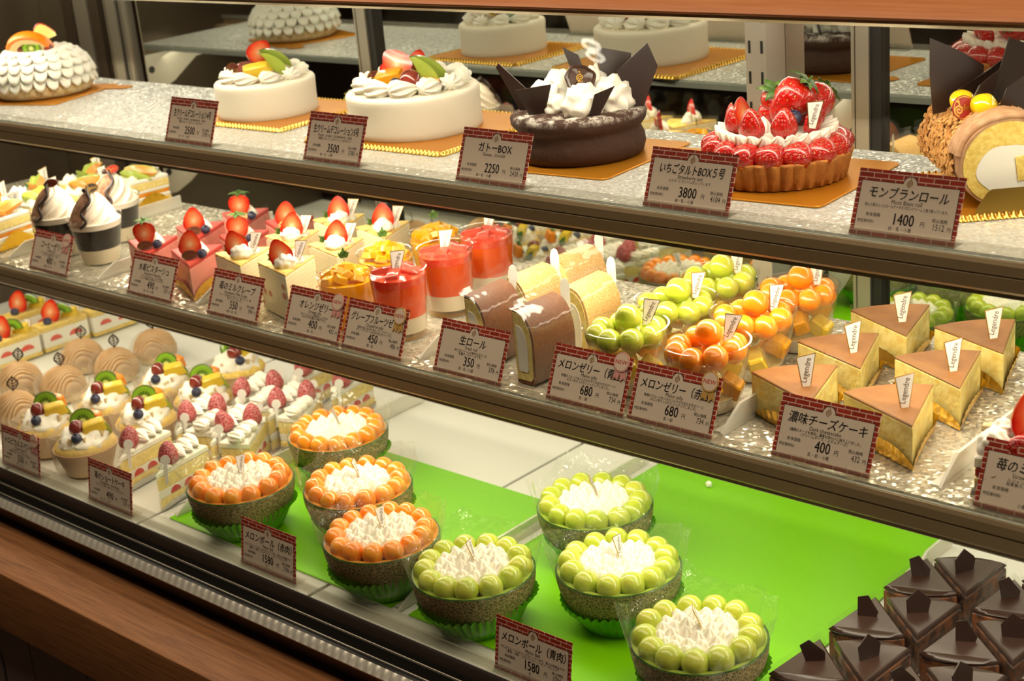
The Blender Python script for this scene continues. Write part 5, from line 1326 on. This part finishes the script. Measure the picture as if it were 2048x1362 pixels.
def strawberry_slice(x, y, label, v):
    t = thing('strawberry_slice', label, 'cake slice', (x, y, Z2+.0004), F(18), 'strawberry cream slices')
    def lay(nm, z0, z1, mt, a=0): part(t, nm, cached((nm, z0, 'strawberry_slice'), lambda: (lambda m: (m.box(-.036+a, .036-a, -.022+a, .022-a, z0, z1, .0012), m)[1])(MB()), mt, 35))
    lay('pastry_base', .0008, .0085, 'tart'); lay('custard', .0085, .0165, 'custard', .0006); lay('berry_layer', .0165, .0240, 'raspglaze', .001); lay('cream_layer', .024, .033, 'cream', .0004)
    m = lambda k: cached(('slice_dollop', k), lambda: g_dollop(7.7+k, .25), 'cream', 60)
    for i, (dx, dy) in enumerate(((-.022, -.010), (-.018, .010), (.004, .010), (.022, .008), (.010, -.014))):
        part(t, 'cream_dollop', m(i), (dx, dy, .031), (0, 0, i), (.0130, .0118, .0125))
    for i, (dx, dy) in enumerate(((-.004, -.006), (.018, -.014), (-.008, -.016))): whole_berry(t, (dx, dy, .038), .022, (F(70), F(20*i), F(60*i)))
    half_berry(t, (.004, -.002, .040), .042, F(30), F(-16), F(8)); sprig(t, (.009, -.014, .064), .013, (F(-60), 0, F(20)))
    for i in range(5): chunk(t, 'pastry_crumb', 'crumb', (-.030+.010*i, .014+.004*sin(i*2), .040), .0058, 41+i % 3, (F(30*i), F(20*i), i), (1, .8, .8, .6))
    PICK(t, (.026, .006, .040), (F(-6), F(8), F(30)), 1.25)
    def fan():
        mb = MB(); rows = []
        for rr in (0.0, .4, 1.0): rows.append([(.026*rr*cos(a), -.003*rr*abs(sin(a*9)), .026*rr*sin(a)) for a in [pi*i/40 for i in range(41)]])
        mb.grid(rows, False, 0); return mb
    part(t, 'silver_doily', cached('silver_doily', fan, 'silverpaper', 60), (-.012, -.0235, .0006), (F(14), 0, 0))
    part(t, 'clear_film', cached('slice_film', lambda: (lambda mb: (mb.grid([[(p, q, z) for p, q in ((-.037, -.010), (-.0372, .0232), (0, .0236), (.0372, .0232))] for z in (.001, .03, .05)], False, 0), mb)[1])(MB()), 'film', 60))
def mid_shelf():
    for i, (x, y, lb) in enumerate(((-.665, .216, 'melon shortcake at the back corner by the mirrored door stile'), (-.690, .142, 'melon shortcake second from the back, beside the rear coffee jelly'), (-.700, .068, 'melon shortcake standing behind the coffee jelly next to the divider'),
                                    (-.672, -.008, 'melon shortcake at the shelf front beside the coffee jelly price card'), (-.752, .176, 'melon shortcake at the back, far column'), (-.765, .096, 'melon shortcake in the middle of the far column'), (-.745, .018, 'melon shortcake at the front of the far column'))):
        melon_shortcake(x, y, lb, i)
    coffee_cup(-.472, .011, 'coffee jelly cup with round plaque, just behind the pink mousse card', 1)
    coffee_cup(-.553, .006, 'coffee jelly cup with gold oval plaque, behind its own price card', 0)
    coffee_cup(-.540, .086, 'coffee jelly cup with red oval plaque, rear of the three', 2)
    for c, x0 in enumerate((-.338, -.250)):
        for r in range(3):
            mousse(x0+.003*r, -.002+.070*r, 'pink mousse slice with strawberry, %s, column beside the %s' % (ROWN[r], ('coffee jellies', 'crepe slices')[c]), c*3+r)
    for c, x0 in enumerate((-.155, -.078)):
        for r in range(3):
            crepe(x0-.002*r, -.004+.076*r, 'strawberry crepe slice, %s, column beside the %s' % (ROWN[r], ('pink mousse slices', 'orange jellies')[c]), c*3+r)
    for r, (x, y) in enumerate(((.016, .000), (-.004, .076), (-.006, .158))): orange_jelly(x, y, 'orange jelly cup with herb sprig in the %s' % ROWN[r], r)
    for r, (x, y) in enumerate(((.093, .003), (.085, .082), (.080, .152))): grapefruit_jelly(x, y, 'grapefruit jelly tumbler with name pick in the %s' % ROWN[r], r)
    for i, (x, y, d, lb) in enumerate(((.232, -.003, True, 'dark brown roll slice beside the grapefruit jellies'), (.303, -.012, True, 'dark brown roll slice nearest the green melon jellies'), (.233, .058, False, 'pale golden roll slice directly behind the brown one by the grapefruit'),
                                       (.303, .062, False, 'pale golden roll slice beside the green melon jelly bowls'), (.232, .128, False, 'pale golden roll slice at the very back'))):
        roll_slice(x, y, lb, d, i)
    for r, (x, y) in enumerate(((.3905, .000), (.386, .082), (.380, .162))): melon_jelly(x, y, 'bowl of green melon balls in jelly, %s' % ROWN[r], 'g', r)
    for r, (x, y) in enumerate(((.4775, .000), (.470, .084), (.466, .166))): melon_jelly(x, y, 'bowl of orange melon balls in jelly, %s' % ROWN[r], 'o', r)
    for c, x0 in enumerate((.562, .652)):
        for r in range(3):
            cheesecake(x0-.004*r, .013+.087*r, 'browned cheesecake slice, %s, column beside the %s' % (ROWN[r], ('orange melon jellies', 'strawberry slice')[c]), c*3+r)
    strawberry_slice(.772, -.012, 'strawberry cream slice behind the last price card', 0); strawberry_slice(.768, .070, 'strawberry cream slice behind the front one', 1)
# ------------------------------------------------------------------ bottom deck
def fruit_shortcake(x, y, label, v):
    t = thing('fruit_shortcake', label, 'cake slice', (x, y, Z3+.0004), F(-1), 'kiwi and strawberry shortcakes')
    def lay(nm, z0, z1, mt, a=0): part(t, nm, cached((nm, z0, 'fruit_shortcake'), lambda: (lambda m: (m.box(-.016+a, .016-a, -.039+a, .039-a, z0, z1, .001), m)[1])(MB()), mt, 35))
    lay('sponge', .001, .007, 'sponge'); lay('cream_filling', .007, .032, 'cream', .0003); lay('sponge_top', .032, .0405, 'sponge')
    def bits():
        m = MB()
        for yy, zz, s in ((-.018, .019, .009), (.016, .018, .010)):
            rows = [[(sx*.0166, yy+s*cos(a)*1.1, zz+s*.8*max(0, sin(a))*(1)-.002) for a in [pi*i/12 for i in range(13)]] for sx in (-1, 1)]
            m.grid(rows, True, 0, True, True)
        return m
    part(t, 'strawberry_filling', cached('strawberry_filling', bits, 'berrycut', 40))
    kiwi(t, (.003, .004, .050), .0165, (F(-10), F(-30), F(58)), -.5, 3.4)
    half_berry(t, (-.004, -.014, .0405), .036, F(26), F(-8), F(14)); blueberry(t, (.006, -.022, .0450), .0066)
    chunk(t, 'pineapple_piece', 'pine', (.004, .020, .0405), .0105, 2, (F(10), 0, F(30)), (1.3, .6, 1.5, .6))
    PICK(t, (.010, .026, .040), (0, F(10), F(10)), 1.1)
    part(t, 'clear_film', cached('long_film', lambda: (lambda mb: (mb.grid([[(p, q, z) for p, q in ((-.0172, -.040), (-.0172, .040), (.0172, .040), (.0172, -.040))] for z in (.001, .025, .047)], False, 0), mb)[1])(MB()), 'film', 60))
def chestnut_dome(x, y, label, v):
    t = thing('chestnut_cream_dome', label, 'chestnut dome', (x, y, Z3+.0004), F((-30, -12, -40, -22, -50, -16)[v]), 'piped chestnut cream domes')
    def base():
        m = MB(); m.lathe([(0, .0006), (.026, .0006), (.028, .004), (.0285, .012), (.027, .016), (0, .016)], 36); return m
    part(t, 'meringue_base', cached('meringue_base', base, 'crumb', 60))
    def f():
        m = MB(); rows = [[(0, 0, .0455)]]; nr, na = 84, 260
        for k in range(1, nr+1):
            u = k/nr; phi_ = u*pi*.54; row = []
            for i in range(na):
                a = 2*pi*i/na; X = sin(phi_)*cos(a); Y = sin(phi_)*sin(a); Zq = cos(phi_)
                w_ = X+.10*sin(Y*3.1)+.03*sin(Y*7+X*3); rd = abs(sin(w_*25))**.5
                r = .0300*(1+.15*(rd-.6)); row.append((r*X, r*Y, .013+r*1.06*Zq+.0))
            rows.append(row)
        m.grid(rows, True, 0); return m
    part(t, 'chestnut_cream', cached('chestnut_cream', f, 'noodle', 80))
    def leaf():
        m = MB(); n = 18
        L = [(.0062*sin(pi*i/n)**1.1*(1 if i < n else 0), .016*i/n) for i in range(n+1)]
        P = L+[(-p, q) for p, q in reversed(L[1:-1])]; Q = [(p*.74, .008+(q-.008)*.80) for p, q in P]
        for y_ in (-.0005, .0005):
            m.grid([[(p, y_, q) for p, q in P], [(p, y_, q) for p, q in Q]], True, 0)
        m.grid([[(p, -.0005, q) for p, q in P], [(p, .0005, q) for p, q in P]], True, 0)
        m.tube([(0, 0, -.006), (0, 0, .015)], .0006, 6)
        for z in (.005, .008, .011):
            for s_ in (-1, 1): m.tube([(0, 0, z-.001), (s_*.0045*(1-abs(z-.007)*60), 0, z+.0022)], .00055, 5)
        return m
    part(t, 'chocolate_leaf', cached('chocolate_leaf', leaf, 'choc', 40), (0, .002, .047), (F(-10), F((8, -6, 10, 0, -12, 4)[v]), VIEW-F((-30, -12, -40, -22, -50, -16)[v])+F(10*(v % 3)-10)), 1.25)
    def wax():
        m = MB(); rows = []
        for k in range(7):
            u = k/6; rows.append([((.029+.009*u+.002*sin(5*a+u*4)*u)*cos(a), (.029+.009*u+.002*sin(5*a+u*4)*u)*sin(a), .0008+.026*u+.008*u*sin(2*a+.8)+.004*u*sin(5*a)) for a in [F(150)+F(290)*i/50 for i in range(51)]])
        m.grid(rows, False, 0); return m
    part(t, 'waxed_paper', cached('waxed_paper', wax, 'wax', 70))
def tropical_cup(x, y, label, v):
    t = thing('tropical_fruit_cup', label, 'fruit cup', (x, y, Z3+.0004), F((0, 6, -5, 4, -8, 3, 30)[v]), 'tropical fruit cream cups')
    r0, r1, h = .0275, .0385, .033
    part(t, 'paper_cup', cached('paper_cup', lambda: cup_shell(r0, r1, h, th=.001), 'beigecup', 60))
    def sp():
        m = MB(); m.lathe([(0, .022), (r1-.004, .024), (r1-.001, .032), (r1-.0025, .0385), (r1-.010, .042), (0, .043)], 40, lambda a, k, r, z: (r*(1+.02*nz3(cos(a)*3, sin(a)*3, k)), z+.002*nz3(cos(a)*r*90, sin(a)*r*90, 1), a)); return m
    part(t, 'sponge', cached('cup_sponge', sp, 'sponge', 60))
    def cr():
        m = MB(); m.ball((0, 0, 0), (r1-.006, r1-.006, .022), 40, 20, .20, 3.2, 6.5, flat=-.002); return m
    part(t, 'whipped_cream', cached('cup_cream', cr, 'cream', 60), (0, 0, .038))
    R_ = VIEW
    if v != 6:
        part(t, 'waxed_paper', cached('cup_wax', lambda: (lambda m: (m.grid([[((.039+.006*u)*cos(a)*(1+.02*sin(4*a)*u), (.039+.006*u)*sin(a), .008+.044*u+.007*u*sin(3*a)) for a in [F(175)+F(250)*i/48 for i in range(49)]] for u in [k/5 for k in range(6)]], False, 0), m)[1])(MB()), 'wax', 70))
    kiwi(t, (-.006, .008, .060), .0165, (F(-16), F(-8), R_-F(6)), -.3, 3.6)
    sphere(t, 'grape', 'grape', (.004, -.010, .0600), .0098, (1, 1, 1.12)); blueberry(t, (.016, -.022, .0535), .0066)
    chunk(t, 'pineapple_piece', 'pine', (.016, .006, .0530), .0125, 1+v % 2, (F(16), F(-6), F(60)), (1.2, .6, 1.2, .6))
    chunk(t, 'orange_piece', 'orange', (-.004, .020, .0540), .0110, 3, (F(10), F(10), F(30)), (1.1, .6, 1.5, .6))
    melon(t, (.022, .018, .0600), .018, (F(8), F(228), F(58)), 'g')
    for i in range(9):
        a = F(200+v*9)+i*.42; chunk(t, 'biscuit_crumb', 'crumb', (.026*cos(a)+.003*sin(i*5), .026*sin(a), .0475+.0025*sin(i*3)), .0042, 51+i % 3, (i, i*.7, i*.4), (1, .8, .8, .6))
SH_A, SH_R = F(26), .085
def shortcake(cx, cyy, label, v, away=False):
    R, A = SH_R, SH_A; phi = F(23)+(pi if away else 0)
    x, y = tip(cx, cyy, R, phi)
    t = thing('strawberry_shortcake', label, 'shortcake slice', (x, y, Z3+.0004), phi, 'strawberry shortcake slices')
    foil_base(t, R, A, 'silverpaper', 0, .008, .003)
    slice_body(t, 'sponge', R, A, .001, .014, 'sponge_pale'); slice_body(t, 'cream_filling', R-.0003, A, .0141, .024, 'cream'); slice_body(t, 'sponge_top', R, A, .0241, .0395, 'sponge_pale'); slice_body(t, 'cream_top', R+.0008, A, .0396, .0475, 'cream', None, .0015)
    def bits():
        m = MB()
        for s_ in (-1, 1):
            e = Vector((s_*sin(A/2), cos(A/2), 0)); n_ = Vector((s_*cos(A/2), -sin(A/2), 0))
            for d in (.026, .048, .068):
                c = e*d+n_*.0001; q = len(m.v); pts = [c+e*(.008*cos(a))+Vector((0, 0, .0155+.0075*abs(sin(a)))) for a in [pi*i/8 for i in range(9)]]
                m.grid([[p-n_*.002 for p in pts], [p+n_*.0004 for p in pts]], True, 0, True, True)
        return m
    part(t, 'strawberry_filling', cached('wedge_strawberry_filling', bits, 'raspglaze', 40))
    for d in (.050, .066, .080) if not away else (.046, .062, .078):
        part(t, 'piped_cream', cached('cream_shell', g_shell, 'cream', 60), (0, d, .0468), (0, 0, F(-28)), (.0150, .0115, .0130))
    kiss(t, (0, .020, .046), .0095, .010, v)
    whole_berry(t, (.001, .030, .0495), .028, (F(-8+6*(v % 3)), F(10-8*(v % 2)), v), dust=True)
    film_of(t, R, A, .001, .056)
    def tab():
        m = MB(); c = [(.0055*cos(a), .030+.0055*sin(a)) for a in [pi*i/10 for i in range(11)]]
        m.plate([(-.0018, 0), (.0018, 0), (.0020, .024), (.0055, .027)]+c+[(-.0055, .027), (-.0020, .024)], .0005); return m
    part(t, 'white_tab', cached('film_tab', tab, 'white', 30), (.006, .010, .030), (F(-4), F(4), F(26) if not away else F(26)+pi))
def melon_bowl(x, y, label, kind, v):
    t = thing('melon_bowl', label, 'melon bowl', (x, y, Z3+.0014), F((10, 2, 20, -3, 8, -8, 3, -2)[v]), 'halved melons filled with cream and melon balls')
    R = .0588; cz = .054
    def case():
        m = MB(); rows = []; n = 46*6
        for k, (r, z) in enumerate(((.030, .0004), (.0385, .0006), (.043, .008), (.050, .020), (.0565, .030))):
            rows.append([((r+(.0013*k/4)*cos(46*a)+.003*(k == 4)*sin(3*a+v))*cos(a), (r+(.0013*k/4)*cos(46*a)+.003*(k == 4)*sin(3*a+v))*sin(a), z+(.0022*abs(sin(23*a)) if k == 4 else 0)+.003*(k > 2)*sin(2*a+1)) for a in [2*pi*i/n for i in range(n)]])
        m.grid(rows, True, 0, True); return m
    part(t, 'paper_case', cached('paper_case', case, 'greencase', 60))
    def rind():
        m = MB(); prof = []
        for i in range(15):
            a = -pi/2+.55+(pi/2-.55)*i/14; prof.append((R*cos(a)*1.0, cz+R*sin(a)*1.02))
        z0 = prof[0][1]; prof = [(0, z0)]+prof; m.lathe(prof, 60); return m
    part(t, 'netted_rind', cached('netted_rind', rind, 'net', 60))
    def rim():
        m = MB(); m.lathe([(R, cz-.0004), (R-.0008, cz+.0008), (R-.002, cz+.0006)], 60, None, 0); m.lathe([(R-.002, cz+.0006), (R-.006, cz+.0006), (R-.012, cz-.004), (R-.03, cz-.006), (0, cz-.006)], 60, None, 1); return m
    part(t, 'cut_flesh', cached(('cut_flesh', kind), rim, 'melonrind '+('melonorange' if kind == 'o' else 'melongreen'), 60))
    mt = 'ballO' if kind == 'o' else 'ballG'; n = 14 if kind == 'o' else 13; rnd = random.Random(v+4)
    for i in range(n):
        a = 2*pi*i/n+rnd.uniform(-.03, .03); sphere(t, 'melon_ball', mt, ((.0450+rnd.uniform(-.001, .001))*cos(a), .0450*sin(a), cz+.0035+rnd.uniform(-.001, .0012)), .0109 if kind == 'o' else .0118, 1, (rnd.uniform(0, 3), rnd.uniform(0, 3), 0))
    part(t, 'whipped_cream', cached('star_cream', lambda: star_field(.0355, .0110, .30, 3), 'cream', 80), (0, 0, cz+.0005))
    PICK(t, (.004, .000, cz+.012), (F(-22), F(10), F((118, 64, 100, 84, 112, 92, 104, 126)[v])), .95)
    def wrap():
        m = MB(); rows = []; n = 96
        for k in range(9):
            u = k/8; row = []
            for i in range(n):
                a = 2*pi*i/n; sq = 1/max(abs(cos(a)), abs(sin(a)))
                r = .0460+(.0152*u**.7)+(.0075*u**2)*(sq-1)*2.5+.0022*u*sin(9*a+3*u)+.0014*u*sin(17*a)
                z = .010+.066*u+(.016*u*u)*(sq-1)*2.4+.004*u*u*sin(5*a+v)
                row.append((r*cos(a), r*sin(a), z))
            rows.append(row)
        m.grid(rows, True, 0); return m
    part(t, 'cellophane_wrap', cached(('cellophane_wrap', v % 3), wrap, 'wrap', 80))
def chocolate_slice(tx, ty, phi, label, v):
    R, A = .070, F(54)
    t = thing('chocolate_cake_slice', label, 'chocolate slice', (tx, ty, Z3+.0004), phi, 'chocolate glazed cake slices')
    slice_body(t, 'cake_layers', R, A, .0008, .0310, 'choc_side', None, .001)
    def gl():
        m = MB(); P = wedge(R+.0006, A, 14, .001); m.prism(P, .0305, .0362, .0025)
        for i, (p, q, z) in enumerate(m.v):
            if z < .0320: m.v[i] = (p, q, z-.0022*(.5+nz3(p*120, q*120, 4)))
        return m
    part(t, 'chocolate_glaze', cached('chocolate_glaze', gl, 'glaze', 45))
    rnd = random.Random(v)
    pts = [(-.0085, 0), (.0070, 0), (.0095, .010), (.0080, .0125), (-.0005, .019), (-.0090, .0105)] if v % 2 else [(-.006, 0), (.0075, 0), (.0085, .006), (-.001, .017), (-.0085, .014)]
    part(t, 'chocolate_plaque', cached(('chocolate_plate', v % 2), lambda: (lambda m: (m.plate(pts, .0011, 0, None, 4), m)[1])(MB()), 'choc', 25), (rnd.uniform(-.004, .004), .040, .0352), (F(-14), F(rnd.uniform(-10, 10)), VIEW-phi+F(rnd.uniform(-30, 25))), 1.15)
    film_of(t, R, A, .001, .0390)
def low_deck():
    for i, (x, y, lb) in enumerate(((-.822, .046, 'kiwi shortcake nearest the chestnut domes, front of its row'), (-.822, .130, 'kiwi shortcake standing behind the front one, beside the chestnut domes'), (-.815, .214, 'kiwi shortcake at the back of the row beside the chestnut domes'), (-.915, .130, 'kiwi shortcake in the far row with upright strawberry'))):
        fruit_shortcake(x, y, lb, i)
    for i, (x, y, lb) in enumerate(((-.690, -.020, 'chestnut cream dome at the far column, front'), (-.615, .002, 'chestnut cream dome in the column beside the fruit cups, second from the front'), (-.692, .084, 'chestnut cream dome in the far column, behind another dome'), (-.610, .086, 'chestnut cream dome beside the fruit cups, third from the front'),
                                    (-.628, .165, 'chestnut cream dome at the very back'), (-.588, -.088, 'chestnut cream dome at the front edge by the tropical cups'))):
        chestnut_dome(x, y, lb, i)
    for i, (x, y, lb) in enumerate(((-.462, -.115, 'tropical fruit cup, front row, beside the chestnut domes'), (-.366, -.122, 'tropical fruit cup, front row, beside the shortcakes'), (-.456, -.030, 'tropical fruit cup, second row, beside the chestnut domes'), (-.363, -.034, 'tropical fruit cup, second row, beside the shortcakes'),
                                    (-.442, .055, 'tropical fruit cup, third row, beside the chestnut domes'), (-.358, .052, 'tropical fruit cup, third row, beside the shortcakes'), (-.408, .146, 'tropical fruit cup alone at the back, without paper collar'))):
        tropical_cup(x, y, lb, i)
    shortcake(-.283, -.094, 'strawberry shortcake slice, front row, beside the tropical cups', 0); shortcake(-.205, -.098, 'strawberry shortcake slice, front row, nearest the orange melon bowls', 1)
    for r, y in enumerate((-.008, .080)):
        for k, (x, aw) in enumerate(((-.291, False), (-.258, True), (-.224, False), (-.191, True))):
            shortcake(x, y+(-.001 if aw else .001), 'strawberry shortcake slice in the %s row, %s from the tropical cups' % (('second', 'third')[r], ('first', 'second', 'third', 'fourth')[k]), 2+r*4+k, aw)
    shortcake(-.283, .168, 'strawberry shortcake slice, back row, beside the tropical cups', 10); shortcake(-.206, .168, 'strawberry shortcake slice, back row, nearest the melon bowls', 11)
    for i, (x, y, lb) in enumerate(((-.077, .036, 'orange melon bowl at the back, beside the shortcakes'), (-.068, -.115, 'orange melon bowl behind its price card, nearest the shortcakes'), (.054, -.053, 'orange melon bowl in the middle of the three in a slanting row'), (.161, -.120, 'orange melon bowl at the front, beside the dark green melon bowl'))):
        melon_bowl(x, y, lb, 'o', i)
    for i, (x, y, lb) in enumerate(((.298, .047, 'green melon bowl at the back, beside the open green mat'), (.397, -.041, 'green melon bowl in the middle, between two other green ones'), (.287, -.121, 'green melon bowl beside the front orange one'), (.531, -.103, 'green melon bowl nearest the chocolate slices'))):
        melon_bowl(x, y, lb, 'g', 4+i)
    a = F(22); pa = pi+a
    n_ = 0
    for c in range(3):
        for r in range(3):
            dx = c*.082; lb = ('first', 'second', 'third')[c]; rw = ('back', 'middle', 'front')[r]
            chocolate_slice(.604+dx-.004*r, .158-.088*r+.006*c, pa, 'chocolate slice with rounded side facing out, %s row, %s column from the green mat' % (rw, lb), n_); n_ += 1
            chocolate_slice(.665+dx-.001*r, .113-.088*r+.006*c, F(23), 'chocolate slice with pointed tip facing out, %s row, %s column from the green mat' % (rw, lb), n_); n_ += 1
# ------------------------------------------------------------------ build
room(); display_case(); mats_and_dividers(); cards(); top_shelf(); mid_shelf(); low_deck()
